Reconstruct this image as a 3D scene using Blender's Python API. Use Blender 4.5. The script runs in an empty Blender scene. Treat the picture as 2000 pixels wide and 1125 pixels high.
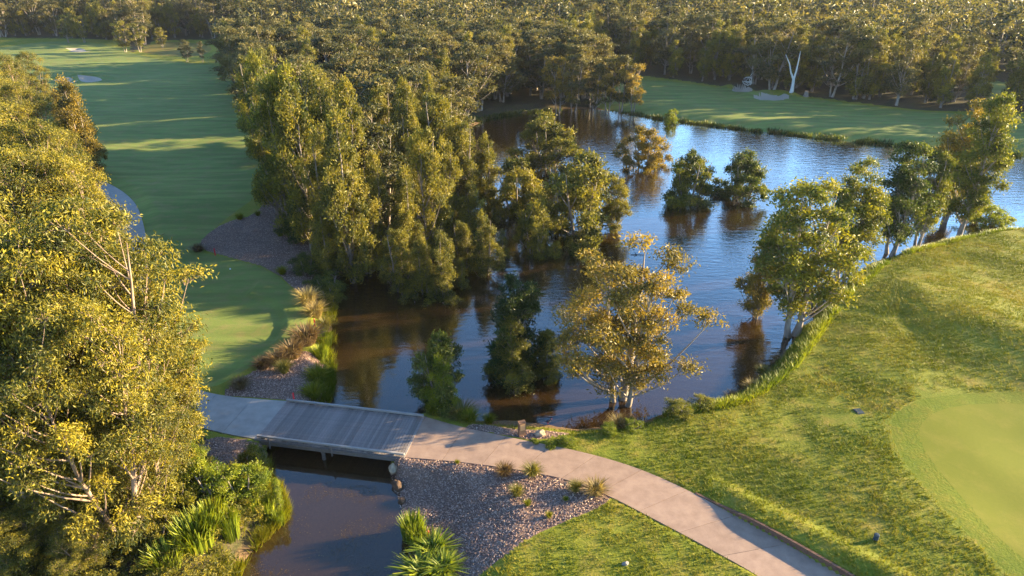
import bpy, math, random
import numpy as np
from mathutils import Vector

# ------------------------------------------------------------------ camera, sky, sun, exposure
scene = bpy.context.scene
COL = scene.collection
CAM_H, PITCH, FPX = 30.0, math.radians(26.0), 1333.33
cam_d = bpy.data.cameras.new("camera")
cam_d.lens, cam_d.sensor_width = 24.0, 36.0
cam_d.clip_start, cam_d.clip_end = 0.5, 3000.0
cam = bpy.data.objects.new("camera", cam_d)
cam.location = (0, 0, CAM_H)
cam.rotation_euler = (math.pi / 2 - PITCH, 0, 0)
COL.objects.link(cam)
scene.camera = cam

SUN_AZ, SUN_EL = math.radians(13.0), math.radians(12.5)     # azimuth from +X towards +Y
world = bpy.data.worlds.new("World")
scene.world = world
world.use_nodes = True
wn = world.node_tree
wn.nodes.clear()
sky = wn.nodes.new("ShaderNodeTexSky")
sky.sky_type = 'NISHITA'
sky.sun_disc = False
sky.sun_elevation = SUN_EL
sky.sun_rotation = math.pi / 2 - SUN_AZ
sky.air_density, sky.dust_density, sky.ozone_density = 1.0, 0.1, 4.0
bg = wn.nodes.new("ShaderNodeBackground")
bg.inputs[1].default_value = 0.097
wo = wn.nodes.new("ShaderNodeOutputWorld")
wn.links.new(sky.outputs[0], bg.inputs[0])
wn.links.new(bg.outputs[0], wo.inputs[0])

sun_d = bpy.data.lights.new("sun", 'SUN')
sun_d.energy, sun_d.angle, sun_d.color = 5.0, math.radians(0.5), (1.0, 0.79, 0.44)
sun = bpy.data.objects.new("sun", sun_d)
S = Vector((math.cos(SUN_EL) * math.cos(SUN_AZ), math.cos(SUN_EL) * math.sin(SUN_AZ), math.sin(SUN_EL)))
sun.rotation_euler = S.to_track_quat('Z', 'Y').to_euler()
COL.objects.link(sun)

vs = scene.view_settings
vs.view_transform, vs.look, vs.exposure, vs.gamma = 'Standard', 'None', 2.6, 1.0
scene.cycles.use_denoising = True
scene.cycles.denoiser = 'OPENIMAGEDENOISE'
scene.cycles.denoising_input_passes = 'RGB_ALBEDO_NORMAL'
scene.cycles.denoising_prefilter = 'NONE'
scene.cycles.max_bounces = 6
scene.cycles.diffuse_bounces = 3
scene.cycles.glossy_bounces = 2
scene.cycles.transmission_bounces = 3
scene.cycles.transparent_max_bounces = 6
scene.cycles.caustics_reflective = False
scene.cycles.caustics_refractive = False

# ------------------------------------------------------------------ helpers
WL = -1.1                                    # water level; bridge deck and path lie at z = 0
R0 = np.random.default_rng(7)

def P(x, y, z=0.0):
    """pixel of the 2000 x 1125 photograph -> point on the horizontal plane z"""
    u, v = (x - 1000) / FPX, (562.5 - y) / FPX
    dy = math.cos(PITCH) + v * math.sin(PITCH)
    dz = -math.sin(PITCH) + v * math.cos(PITCH)
    t = (z - CAM_H) / dz
    return (u * t, dy * t)

def PL(pts, z=0.0):
    return np.array([P(a, b, z) for a, b in pts])

def ss(a, b, x):
    t = np.clip((x - a) / (b - a), 0, 1)
    return t * t * (3 - 2 * t)

def vnoise(x, y, seed=0):
    xi, yi = np.floor(x).astype(np.int64), np.floor(y).astype(np.int64)
    fx, fy = x - xi, y - yi
    fx, fy = fx * fx * (3 - 2 * fx), fy * fy * (3 - 2 * fy)
    def h(a, b):
        n = (a * 374761393 + b * 668265263 + seed * 974634777) & 0xffffffff
        n = ((n ^ (n >> 13)) * 1274126177) & 0xffffffff
        return ((n ^ (n >> 16)) & 0xffff) / 65535.0
    return (h(xi, yi) * (1 - fx) + h(xi + 1, yi) * fx) * (1 - fy) + (h(xi, yi + 1) * (1 - fx) + h(xi + 1, yi + 1) * fx) * fy

def smooth_poly(p, closed=True, it=2):
    for _ in range(it):
        q = np.roll(p, -1, 0) if closed else p[1:]
        b = p if closed else p[:-1]
        n = np.empty((2 * len(b), 2))
        n[0::2] = b * .75 + q * .25
        n[1::2] = b * .25 + q * .75
        p = n if closed else np.vstack([p[:1], n, p[-1:]])
    return p

def seg_dist(line, X, Y, closed):
    """distance to a polyline and the nearest point on it"""
    best = np.full(X.shape, 1e18); nx = X.copy(); ny = Y.copy()
    n = len(line)
    for i in range(n if closed else n - 1):
        ax, ay = line[i]; bx_, by_ = line[(i + 1) % n]
        ex, ey = bx_ - ax, by_ - ay
        L = ex * ex + ey * ey + 1e-12
        t = np.clip(((X - ax) * ex + (Y - ay) * ey) / L, 0, 1)
        qx, qy = ax + t * ex, ay + t * ey
        d = (X - qx) ** 2 + (Y - qy) ** 2
        m = d < best
        best = np.where(m, d, best); nx = np.where(m, qx, nx); ny = np.where(m, qy, ny)
    return np.sqrt(best), nx, ny

def sdf(poly, X, Y, margin=20.0, near=False):
    X = np.asarray(X, float); Y = np.asarray(Y, float)
    out = np.full(X.shape, margin * 5.0); NX = X.copy(); NY = Y.copy()
    lo, hi = poly.min(0) - margin, poly.max(0) + margin
    m = (X > lo[0]) & (X < hi[0]) & (Y > lo[1]) & (Y < hi[1])
    x, y = X[m], Y[m]
    if x.size:
        d, nx, ny = seg_dist(poly, x, y, True)
        ins = np.zeros(x.shape, bool)
        n = len(poly)
        for i in range(n):
            ax, ay = poly[i]; bx_, by_ = poly[(i + 1) % n]
            c = (ay > y) != (by_ > y)
            if abs(by_ - ay) > 1e-12:
                ins ^= c & (x < (bx_ - ax) * (y - ay) / (by_ - ay) + ax)
        out[m] = np.where(ins, -d, d); NX[m] = nx; NY[m] = ny
    return (out, NX, NY) if near else out

def link(ob, parent=None):
    COL.objects.link(ob)
    if parent is not None:
        ob.parent = parent
    return ob

def tag(o, label=None, cat=None, group=None, kind=None):
    if label: o["label"] = label
    if cat: o["category"] = cat
    if group: o["group"] = group
    if kind: o["kind"] = kind
    return o

def empty(name, loc=(0, 0, 0), rz=0.0, label=None, cat=None, group=None, scale=None):
    o = bpy.data.objects.new(name, None)
    o.location = loc; o.rotation_euler = (0, 0, rz)
    if scale is not None: o.scale = scale
    o.empty_display_size = 0.3
    COL.objects.link(o)
    return tag(o, label, cat, group)

def mesh_np(name, V, polys, mat=None, tint=None, smooth=False):
    """polys: list of (n,k) index arrays"""
    me = bpy.data.meshes.new(name)
    V = np.asarray(V, np.float32)
    me.vertices.add(len(V)); me.vertices.foreach_set("co", V.ravel())
    polys = [np.asarray(p, np.int32) for p in polys if len(p)]
    li = np.concatenate([p.ravel() for p in polys])
    tot = np.concatenate([np.full(len(p), p.shape[1], np.int32) for p in polys])
    st = np.concatenate([[0], np.cumsum(tot)[:-1]]).astype(np.int32)
    me.loops.add(len(li)); me.loops.foreach_set("vertex_index", li)
    me.polygons.add(len(tot)); me.polygons.foreach_set("loop_start", st)
    me.polygons.foreach_set("use_smooth", np.full(len(tot), bool(smooth)))
    if tint is not None:
        a = me.attributes.new("tint", 'FLOAT', 'POINT')
        a.data.foreach_set("value", np.asarray(tint, np.float32))
    me.update(calc_edges=True)
    if mat: me.materials.append(mat)
    return me

class MB:
    def __init__(s): s.v, s.p, s.t, s.n = [], {}, [], 0
    def add(s, V, F, tint=None):
        V = np.asarray(V, float); F = np.asarray(F, int)
        s.v.append(V); s.p.setdefault(F.shape[1], []).append(F + s.n)
        s.t.append(np.zeros(len(V)) if tint is None else np.broadcast_to(np.asarray(tint, float), (len(V),)))
        s.n += len(V)
    def box(s, c, size, rz=0.0, tint=None, ax=None):
        sx, sy, sz = [q / 2 for q in size]
        B = np.array([[-1,-1,-1],[1,-1,-1],[1,1,-1],[-1,1,-1],[-1,-1,1],[1,-1,1],[1,1,1],[-1,1,1]], float) * (sx, sy, sz)
        cz, sn = math.cos(rz), math.sin(rz)
        B = np.stack([B[:,0]*cz - B[:,1]*sn, B[:,0]*sn + B[:,1]*cz, B[:,2]], 1) + np.asarray(c, float)
        s.add(B, [[0,3,2,1],[4,5,6,7],[0,1,5,4],[1,2,6,5],[2,3,7,6],[3,0,4,7]], tint)
    def mesh(s, name, mat, smooth=False):
        return mesh_np(name, np.vstack(s.v), [np.vstack(q) for q in s.p.values()], mat, np.concatenate(s.t), smooth)
    def obj(s, name, mat, parent=None, smooth=False):
        return link(bpy.data.objects.new(name, s.mesh(name, mat, smooth)), parent)

def tube(P_, R_, k=6):
    P_ = np.asarray(P_, float); R_ = np.asarray(R_, float)
    T = np.gradient(P_, axis=0)
    T /= np.linalg.norm(T, axis=1, keepdims=True) + 1e-9
    ref = np.array([0.31, 0.95, 0.05]) if abs(T[0] @ np.array([0.31, .95, .05])) < .9 else np.array([1., 0, 0])
    A = np.cross(T, ref); A /= np.linalg.norm(A, axis=1, keepdims=True) + 1e-9
    B = np.cross(T, A)
    th = np.arange(k) * 2 * math.pi / k
    V = P_[:, None] + R_[:, None, None] * (A[:, None] * np.cos(th)[None, :, None] + B[:, None] * np.sin(th)[None, :, None])
    n = len(P_)
    i = np.arange(n - 1)[:, None] * k; j = np.arange(k)[None]; j2 = (j + 1) % k
    F = np.stack([i + j, i + j2, i + k + j2, i + k + j], -1).reshape(-1, 4)
    return V.reshape(-1, 3), F

# ------------------------------------------------------------------ materials
def new_mat(name):
    m = bpy.data.materials.new(name); m.use_nodes = True
    m.node_tree.nodes.clear()
    return m, m.node_tree.nodes, m.node_tree.links

def nd(N, t, **kw):
    n = N.new(t)
    for k, v in kw.items(): setattr(n, k, v)
    return n

def ramp(N, stops, interp='LINEAR'):
    r = N.new("ShaderNodeValToRGB"); r.color_ramp.interpolation = interp
    e = r.color_ramp.elements
    while len(e) < len(stops): e.new(0.5)
    for el, (p, c) in zip(e, stops):
        el.position = p; el.color = (*c, 1)
    return r

def noise(N, L, vec, scale, detail=3.0, rough=0.55, sx=None):
    n = N.new("ShaderNodeTexNoise")
    n.inputs["Scale"].default_value = scale; n.inputs["Detail"].default_value = detail; n.inputs["Roughness"].default_value = rough
    if sx is not None:
        mp = N.new("ShaderNodeMapping"); mp.inputs["Scale"].default_value = sx
        L.new(vec, mp.inputs[0]); vec = mp.outputs[0]
    L.new(vec, n.inputs["Vector"])
    return n

def mixc(N, L, f, a, b, mode='MIX'):
    m = N.new("ShaderNodeMix"); m.data_type = 'RGBA'; m.blend_type = mode
    for sock, v in ((m.inputs[0], f), (m.inputs[6], a), (m.inputs[7], b)):
        if hasattr(v, "links"): L.new(v, sock)
        else: sock.default_value = v if not isinstance(v, tuple) else (*v, 1)
    return m.outputs[2]

def leaf_mat(name, c0, c1, c2, trans=0.36, hue=0.5, gloss=0.35):
    m, N, L = new_mat(name)
    at = nd(N, "ShaderNodeAttribute", attribute_name="tint")
    oi = nd(N, "ShaderNodeObjectInfo")
    mp = nd(N, "ShaderNodeMath", operation='MULTIPLY_ADD')
    L.new(oi.outputs["Random"], mp.inputs[0]); mp.inputs[1].default_value = 0.3 * hue * 2; mp.inputs[2].default_value = -0.15 * hue * 2
    ad = nd(N, "ShaderNodeMath", operation='ADD', use_clamp=True)
    L.new(at.outputs["Fac"], ad.inputs[0]); L.new(mp.outputs[0], ad.inputs[1])
    r = ramp(N, [(0.0, c0), (0.5, c1), (1.0, c2)])
    L.new(ad.outputs[0], r.inputs[0])
    pb = nd(N, "ShaderNodeBsdfPrincipled")
    L.new(r.outputs[0], pb.inputs["Base Color"])
    pb.inputs["Roughness"].default_value = 0.5
    pb.inputs["Specular IOR Level"].default_value = gloss
    tr = nd(N, "ShaderNodeBsdfTranslucent")
    tc = mixc(N, L, 1.0, r.outputs[0], (1.25, 1.25, 0.55), 'MULTIPLY')
    L.new(tc, tr.inputs[0])
    mx = nd(N, "ShaderNodeMixShader"); mx.inputs[0].default_value = trans
    L.new(pb.outputs[0], mx.inputs[1]); L.new(tr.outputs[0], mx.inputs[2])
    o = nd(N, "ShaderNodeOutputMaterial"); L.new(mx.outputs[0], o.inputs[0])
    return m

def bark_mat(name, c0, c1, scale=3.0):
    m, N, L = new_mat(name)
    tc = nd(N, "ShaderNodeTexCoord")
    n = noise(N, L, tc.outputs["Object"], scale, 4, .6, (1, 1, .35))
    r = ramp(N, [(0.3, c0), (0.7, c1)]); L.new(n.outputs[0], r.inputs[0])
    pb = nd(N, "ShaderNodeBsdfPrincipled"); L.new(r.outputs[0], pb.inputs["Base Color"])
    pb.inputs["Roughness"].default_value = 0.85
    b = nd(N, "ShaderNodeBump"); b.inputs["Strength"].default_value = .5; b.inputs["Distance"].default_value = .05
    L.new(n.outputs[0], b.inputs["Height"]); L.new(b.outputs[0], pb.inputs["Normal"])
    o = nd(N, "ShaderNodeOutputMaterial"); L.new(pb.outputs[0], o.inputs[0])
    return m

def ground_mat(name, big, mid, fine, mud=False, bump=0.6, fine_scale=6.0, fine_amt=0.5, stripe=0.0, scar=False):
    """big: two colours over ~12 m patches, mid: colour of dry patches ~2 m, fine: dark colour between blades"""
    m, N, L = new_mat(name)
    geo = nd(N, "ShaderNodeNewGeometry"); pos = geo.outputs["Position"]
    n1 = noise(N, L, pos, 0.09, 4, .6)
    r1 = ramp(N, [(0.35, big[0]), (0.65, big[1])]); L.new(n1.outputs[0], r1.inputs[0])
    n2 = noise(N, L, pos, 0.55, 5, .65)
    r2 = ramp(N, [(0.48, (0, 0, 0)), (0.68, (1, 1, 1))]); L.new(n2.outputs[0], r2.inputs[0])
    c = mixc(N, L, r2.outputs[0], r1.outputs[0], mid)
    n3 = noise(N, L, pos, fine_scale, 4, .7)
    r3 = ramp(N, [(0.40, (1, 1, 1)), (0.60, (0, 0, 0))]); L.new(n3.outputs[0], r3.inputs[0])
    mm = nd(N, "ShaderNodeMath", operation='MULTIPLY'); L.new(r3.outputs[0], mm.inputs[0]); mm.inputs[1].default_value = fine_amt
    c = mixc(N, L, mm.outputs[0], c, fine)
    if stripe:
        n4 = noise(N, L, pos, 0.35, 3, .6, (0.25, 1.6, 1))
        r4 = ramp(N, [(0.4, (1 - stripe,) * 3), (0.62, (1 + stripe,) * 3)]); L.new(n4.outputs[0], r4.inputs[0])
        c = mixc(N, L, 1.0, c, r4.outputs[0], 'MULTIPLY')
    if mud:
        sp = nd(N, "ShaderNodeSeparateXYZ"); L.new(pos, sp.inputs[0])
        ad = nd(N, "ShaderNodeMath", operation='MULTIPLY_ADD'); L.new(n2.outputs[0], ad.inputs[0]); ad.inputs[1].default_value = -0.5
        L.new(sp.outputs[2], ad.inputs[2])
        mr = nd(N, "ShaderNodeMapRange"); L.new(ad.outputs[0], mr.inputs[0])
        mr.inputs[1].default_value = WL + 0.0; mr.inputs[2].default_value = WL - 0.2; mr.inputs[3].default_value = 0; mr.inputs[4].default_value = 1
        rm = ramp(N, [(0.35, (0.10, 0.06, 0.03)), (0.65, (0.24, 0.15, 0.08))]); L.new(n3.outputs[0], rm.inputs[0])
        c = mixc(N, L, mr.outputs[0], c, rm.outputs[0])
    pb = nd(N, "ShaderNodeBsdfPrincipled"); L.new(c, pb.inputs["Base Color"])
    pb.inputs["Roughness"].default_value = 0.9; pb.inputs["Specular IOR Level"].default_value = 0.15
    b = nd(N, "ShaderNodeBump"); b.inputs["Strength"].default_value = bump; b.inputs["Distance"].default_value = 0.06
    s = nd(N, "ShaderNodeMath", operation='MULTIPLY_ADD'); L.new(n2.outputs[0], s.inputs[0]); s.inputs[1].default_value = 1.5
    L.new(n3.outputs[0], s.inputs[2])
    L.new(s.outputs[0], b.inputs["Height"]); L.new(b.outputs[0], pb.inputs["Normal"])
    o = nd(N, "ShaderNodeOutputMaterial"); L.new(pb.outputs[0], o.inputs[0])
    return m

def plain_mat(name, c0, c1, scale=4.0, rough=0.8, bump=0.3, detail=5, stretch=None, attr=0.0, spec=0.3):
    m, N, L = new_mat(name)
    tc = nd(N, "ShaderNodeTexCoord")
    n = noise(N, L, tc.outputs["Object"], scale, detail, .6, stretch)
    r = ramp(N, [(0.3, c0), (0.7, c1)]); L.new(n.outputs[0], r.inputs[0])
    c = r.outputs[0]
    if attr:
        oi = nd(N, "ShaderNodeObjectInfo")
        rr = ramp(N, [(0, (1 - attr,) * 3), (1, (1 + attr,) * 3)]); L.new(oi.outputs["Random"], rr.inputs[0])
        c = mixc(N, L, 1.0, c, rr.outputs[0], 'MULTIPLY')
    pb = nd(N, "ShaderNodeBsdfPrincipled"); L.new(c, pb.inputs["Base Color"])
    pb.inputs["Roughness"].default_value = rough; pb.inputs["Specular IOR Level"].default_value = spec
    b = nd(N, "ShaderNodeBump"); b.inputs["Strength"].default_value = bump; b.inputs["Distance"].default_value = 0.03
    L.new(n.outputs[0], b.inputs["Height"]); L.new(b.outputs[0], pb.inputs["Normal"])
    o = nd(N, "ShaderNodeOutputMaterial"); L.new(pb.outputs[0], o.inputs[0])
    return m

M = {}
M['rough'] = ground_mat('rough_grass', ((0.14, 0.165, 0.016), (0.21, 0.20, 0.025)), (0.27, 0.20, 0.04), (0.10, 0.125, 0.012), mud=True, bump=0.9, fine_scale=7.0, fine_amt=.5)
M['fairway'] = ground_mat('fairway_grass', ((0.14, 0.18, 0.04), (0.165, 0.19, 0.045)), (0.21, 0.18, 0.06), (0.10, 0.145, 0.035), bump=0.25, fine_scale=5, fine_amt=.3, stripe=.16)
M['green'] = ground_mat('green_grass', ((0.135, 0.145, 0.012), (0.16, 0.16, 0.016)), (0.18, 0.165, 0.022), (0.115, 0.135, 0.010), bump=0.15, fine_scale=5, fine_amt=.35)
M['collar'] = ground_mat('collar_grass', ((0.115, 0.145, 0.009), (0.15, 0.16, 0.011)), (0.18, 0.16, 0.016), (0.075, 0.11, 0.006), bump=0.8, fine_scale=6, fine_amt=.6)
M['mulch'] = ground_mat('mulch_soil', ((0.17, 0.11, 0.085), (0.23, 0.155, 0.12)), (0.29, 0.195, 0.15), (0.085, 0.05, 0.042), bump=1.0, fine_scale=9, fine_amt=.7)
M['litter'] = ground_mat('forest_litter', ((0.06, 0.05, 0.028), (0.10, 0.075, 0.04)), (0.07, 0.075, 0.02), (0.03, 0.026, 0.015), mud=True, bump=1.0, fine_scale=4, fine_amt=.7)
M['sand'] = ground_mat('bunker_sand', ((0.36, 0.29, 0.22), (0.42, 0.34, 0.26)), (0.38, 0.31, 0.24), (0.32, 0.26, 0.2), bump=.2)
M['marsh'] = ground_mat('marsh_grass', ((0.16, 0.12, 0.03), (0.20, 0.14, 0.035)), (0.15, 0.17, 0.03), (0.10, 0.08, 0.02), bump=.6)

# ------------------------------------------------------------------ layout of the ground (pixels of the photograph -> metres)
lake_px = [(640, 792), (646, 740), (646, 690), (652, 625), (640, 575), (664, 535), (760, 500), (850, 450), (895, 380), (905, 300), (925, 238),
           (1000, 224), (1090, 215), (1140, 211), (1230, 222), (1300, 235), (1400, 248), (1500, 259), (1600, 271), (1700, 281), (1850, 296), (2000, 307), (2300, 340),
           (2400, 430), (2000, 446), (1940, 450), (1860, 467), (1790, 488), (1740, 500), (1690, 520), (1645, 560), (1605, 595), (1565, 640), (1530, 692), (1500, 722),
           (1440, 772), (1380, 792), (1290, 803), (1250, 828), (1150, 840), (1060, 828), (960, 820), (900, 818), (850, 815), (830, 808),
           (790, 860), (757, 893), (768, 935), (788, 1000), (800, 1060), (800, 1125), (800, 1260), (430, 1260), (455, 1125), (480, 1085), (525, 1040), (560, 1010), (545, 965), (520, 915), (522, 872), (585, 830)]
LAKE = smooth_poly(PL(lake_px, WL), it=1)
path_pairs = [((830, 814), (787, 893)), ((900, 834), (890, 901)), ((1000, 855), (975, 912)), ((1050, 865), (1040, 922)), ((1150, 885), (1115, 938)), ((1250, 915), (1190, 968)),
              ((1350, 960), (1270, 1010)), ((1450, 1015), (1350, 1052)), ((1550, 1070), (1420, 1090)), ((1650, 1128), (1482, 1125)), ((1770, 1200), (1580, 1195)), ((1900, 1290), (1690, 1285))]
PR = smooth_poly(PL([a for a, b in path_pairs]), False, 2)
PLF = smooth_poly(PL([b for a, b in path_pairs]), False, 2)
PATH_R = np.vstack([PR, PLF[::-1]])
cl = smooth_poly(PL([(541, 820), (480, 813), (400, 800), (335, 775), (285, 720), (262, 640), (256, 560), (258, 480), (250, 430), (238, 398), (205, 370), (150, 346), (60, 325)]), False, 2)
tl = np.gradient(cl, axis=0); tl /= np.linalg.norm(tl, axis=1, keepdims=True)
nl = np.stack([-tl[:, 1], tl[:, 0]], 1)
wl_ = np.interp(np.arange(len(cl)), [0, 6, 12, 99], [2.35, 2.1, 1.6, 1.6])[:, None]
LA, LB = cl + nl * wl_, cl - nl * wl_
PATH_L = np.vstack([LA, LB[::-1]])

GREEN = smooth_poly(PL([(1790, 860), (1800, 825), (1850, 800), (1950, 792), (2060, 800), (2200, 850), (2250, 1000), (2150, 1130), (2040, 1130), (1950, 1060), (1880, 980), (1820, 910)], .3))
COLLAR = smooth_poly(PL([(1735, 850), (1745, 810), (1800, 783), (1900, 772), (2060, 776), (2260, 830), (2330, 1010), (2200, 1180), (2020, 1180), (1930, 1090), (1850, 1010), (1770, 920)], .3))
FAIR_L = smooth_poly(PL([(60, 84), (200, 84), (290, 118), (400, 124), (440, 132), (458, 170), (492, 232), (518, 275), (520, 380), (440, 432), (388, 478), (392, 496), (440, 503), (530, 527), (580, 575), (606, 620), (596, 648), (545, 690), (480, 728), (420, 762), (340, 745), (310, 680), (300, 560), (290, 470), (276, 410), (215, 352), (120, 300), (40, 200), (-80, 110)]))
TEE = smooth_poly(PL([(360, 740), (330, 600), (420, 570), (525, 588), (545, 610), (553, 635), (548, 655), (520, 680), (470, 720), (410, 752)]))
FAIR_R = smooth_poly(PL([(1150, 175), (1250, 155), (1370, 166), (1500, 181), (1650, 199), (1820, 217), (2000, 227), (2250, 245), (2250, 322), (2000, 298), (1850, 288), (1600, 264), (1400, 242), (1230, 214), (1150, 200)]))
FAIR_B = smooth_poly(PL([(1880, 168), (1930, 160), (2060, 160), (2060, 196), (1950, 196), (1890, 188)]))
MARSH = smooth_poly(PL([(265, 104), (300, 86), (380, 86), (420, 96), (400, 112), (330, 112)]))
MULCH = {
    'creek': smooth_poly(PL([(757, 890), (800, 884), (890, 890), (975, 900), (1045, 910), (1120, 925), (1198, 958), (1186, 985), (1110, 1016), (1040, 1046), (990, 1080), (920, 1126), (850, 1190), (800, 1190), (800, 1125), (790, 1000), (765, 930)]), it=1),
    'lake': smooth_poly(PL([(905, 836), (925, 826), (980, 822), (1060, 829), (1130, 838), (1050, 862), (1000, 852), (940, 842)]), it=1),
    'west': smooth_poly(PL([(425, 772), (480, 738), (530, 712), (600, 680), (646, 700), (642, 790), (570, 782), (480, 775)]), it=1),
    'wood': smooth_poly(PL([(388, 488), (396, 468), (440, 438), (500, 424), (530, 385), (600, 420), (650, 560), (640, 610), (610, 618), (585, 575), (532, 525), (440, 501)]), it=1),
    'south': smooth_poly(PL([(400, 850), (505, 862), (530, 880), (515, 920), (430, 925), (370, 900)]), it=1),
}
def blob(cx, cy, rx, ry, n=18, s=0):
    rr = np.random.default_rng(s)
    ph = rr.uniform(0, 6.3, 3)
    return PL([(cx + rx * math.cos(t) * (1 + .06 * math.sin(2 * t + ph[0])), cy + ry * math.sin(t) * (1 + .3 * math.cos(t + ph[1]))) for t in np.arange(n) * 2 * math.pi / n])
BUNK = [blob(1506, 188, 36, 6, s=1), blob(1450, 174, 20, 4.5, s=2), blob(152, 101, 16, 3.5, s=3), blob(176, 153, 24, 5.5, s=4), blob(128, 156, 17, 5.5, s=5)]
WOOD = PL([(440, 122), (458, 165), (488, 225), (512, 270), (522, 330), (540, 385), (590, 440), (625, 520), (668, 545), (760, 510), (852, 455), (897, 385), (908, 300), (928, 236), (1000, 222), (1090, 213), (1140, 209), (1240, 214), (1150, 170), (1140, 140), (1100, 95), (900, 70), (600, 66), (470, 78)])
WOOD_R = np.vstack([PL([(1085, 100), (1140, 138), (1250, 150), (1370, 162), (1500, 177), (1650, 195), (1820, 213), (2000, 223), (2250, 241), (2250, 322), (2330, 338)]), [(260, 130), (420, 200), (420, 470), (-20, 470), (-15, 300)]])
WOOD_F = np.vstack([PL([(-250, 86), (0, 80), (150, 80), (235, 82), (262, 104), (300, 84), (430, 80), (470, 76), (600, 64), (900, 68), (1090, 92)]), [(-5, 300), (0, 470), (-420, 470), (-420, 260)]])
WOOD_L = PL([(-700, 84), (-80, 108), (0, 150), (60, 205), (120, 300), (190, 350), (230, 400), (240, 470), (240, 560), (250, 640), (280, 730), (330, 790), (400, 850), (430, 925), (515, 920), (548, 965), (562, 1010), (525, 1042), (480, 1088), (455, 1130), (430, 1300), (-800, 1300), (-1400, 500)])
RIDGE = PL([(1600, 600), (1650, 572), (1710, 558), (1790, 570), (1880, 603), (1990, 648), (2150, 720)], 1.2)

def height(X, Y):
    d = sdf(LAKE, X, Y, 40)
    d = d + (vnoise(X / 2.2, Y / 2.2, 3) - .5) * .7 * ss(1.5, 6, np.hypot(X + 12, Y - 39) - 5)
    cm = np.exp(-((X + 3) / 8) ** 2 - ((Y - 31) / 7) ** 2)
    bw = 2.0 + 6.0 * cm + 3.0 * ss(60, 110, Y)
    z = np.where(d < 0, WL + np.maximum(d * .22, -1.6), WL - WL * ss(0, 1, d / bw))
    far = ss(5, 25, d)
    z = z + far * ((vnoise(X / 28, Y / 28, 5) - .4) * 1.3 + (vnoise(X / 9, Y / 9, 6) - .5) * .25) * ss(55, 90, Y)
    right = ss(12, 24, X) * ss(100, 85, Y)
    z = z + right * ss(1.5, 12, d) * .5
    rd, _, _ = seg_dist(RIDGE, X, Y, False)
    z = z + .95 * np.exp(-(rd / 5.6) ** 2) * ss(.5, 8, d)
    z = z + right * (vnoise(X / 5, Y / 5, 9) - .5) * .25 * ss(1, 6, d)
    st = sdf(TEE, X, Y, 12)
    z = z + .28 * ss(0, .35, st) * np.exp(-(np.maximum(st, 0) / 3.0) ** 2) * ss(0, 3, d) * (X > -26)
    for b in BUNK:
        sb = sdf(b, X, Y, 12); c = b.mean(0)
        z = z - .8 * ss(.3, -2.0, sb) + .9 * np.exp(-((sb - 1.4) / 1.4) ** 2) * ss(-1, 3, Y - c[1])
    z = z + np.maximum(0, Y - 300) * .07 + 13 * ss(250, 400, Y) * vnoise(X / 75, Y / 75, 11)
    for pth in (PATH_R, PATH_L):
        sp = sdf(pth, X, Y, 8)
        z = np.where(d > 0.2, z + (0 - z) * ss(2.0, .25, sp), z)
        z = z - .09 * ss(.12, -.05, sp)
    # raised bank behind the timber edging
    er, nx, ny = seg_dist(PR, X, Y, False)
    side = sdf(PATH_R, X, Y, 8)
    z = z + .36 * ss(.03, .16, side) * ss(2.6, 1.2, side) * ss(11.6, 14.5, X) * (X > PR[0, 0]) * ((X - Y) > -21.5)
    return z

# ------------------------------------------------------------------ terrain grid, cut into the regions of the course
def axis(lo, hi, a, b, h, g):
    c = [*np.arange(a, b, h)]
    s = h
    while c[-1] < hi: s *= g; c.append(c[-1] + s)
    s = h
    left = [a]
    while left[-1] > lo: s *= g; left.append(left[-1] - s)
    return np.array(left[:0:-1] + c)
XS = axis(-420, 420, -42, 50, .27, 1.022)
YS = axis(6, 480, 22, 80, .25, 1.018)
GX, GY = np.meshgrid(XS, YS)
cell = np.minimum(np.gradient(XS)[None, :], np.gradient(YS)[:, None])
VX, VY = GX.copy(), GY.copy()
regions = [('golf_green', 'green', GREEN), ('green_collar', 'collar', COLLAR)]
regions += [('bunker', 'sand', b) for b in BUNK]
regions += [('mulch_bed', 'mulch', q) for q in MULCH.values()]
regions += [('fairway', 'fairway', FAIR_L), ('fairway', 'fairway', FAIR_R), ('fairway', 'fairway', FAIR_B), ('marsh', 'marsh', MARSH)]
regions += [('forest_floor', 'litter', q) for q in (WOOD, WOOD_R, WOOD_F, WOOD_L)]
onb = np.zeros(VX.shape, bool)
for nm, mk, poly in regions:
    d, nx, ny = sdf(poly, VX, VY, 4, near=True)
    mv = (np.abs(d) < cell * .5) & ~onb
    onb |= mv
    VX = np.where(mv, nx, VX); VY = np.where(mv, ny, VY)
def quad_min_area():
    x = [VX[:-1, :-1], VX[:-1, 1:], VX[1:, 1:], VX[1:, :-1]]; y = [VY[:-1, :-1], VY[:-1, 1:], VY[1:, 1:], VY[1:, :-1]]
    out = None
    for i in range(4):
        a, b, c = (i - 1) % 4, i, (i + 1) % 4
        ar = (x[b] - x[a]) * (y[c] - y[a]) - (y[b] - y[a]) * (x[c] - x[a])
        out = ar if out is None else np.minimum(out, ar)
    return out
for _ in range(4):                                   # undo snaps that fold a cell over
    bad = quad_min_area() < .04 * cell[:-1, :-1] ** 2
    if not bad.any(): break
    bv_ = np.zeros(VX.shape, bool)
    for q in (bv_[:-1, :-1], bv_[:-1, 1:], bv_[1:, 1:], bv_[1:, :-1]): q |= bad
    VX = np.where(bv_, GX, VX); VY = np.where(bv_, GY, VY); onb &= ~bv_
VZ = height(VX, VY)
ny_, nx_ = GX.shape
idx = np.arange(ny_ * nx_).reshape(ny_, nx_)
QF = np.stack([idx[:-1, :-1], idx[:-1, 1:], idx[1:, 1:], idx[1:, :-1]], -1).reshape(-1, 4)
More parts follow.
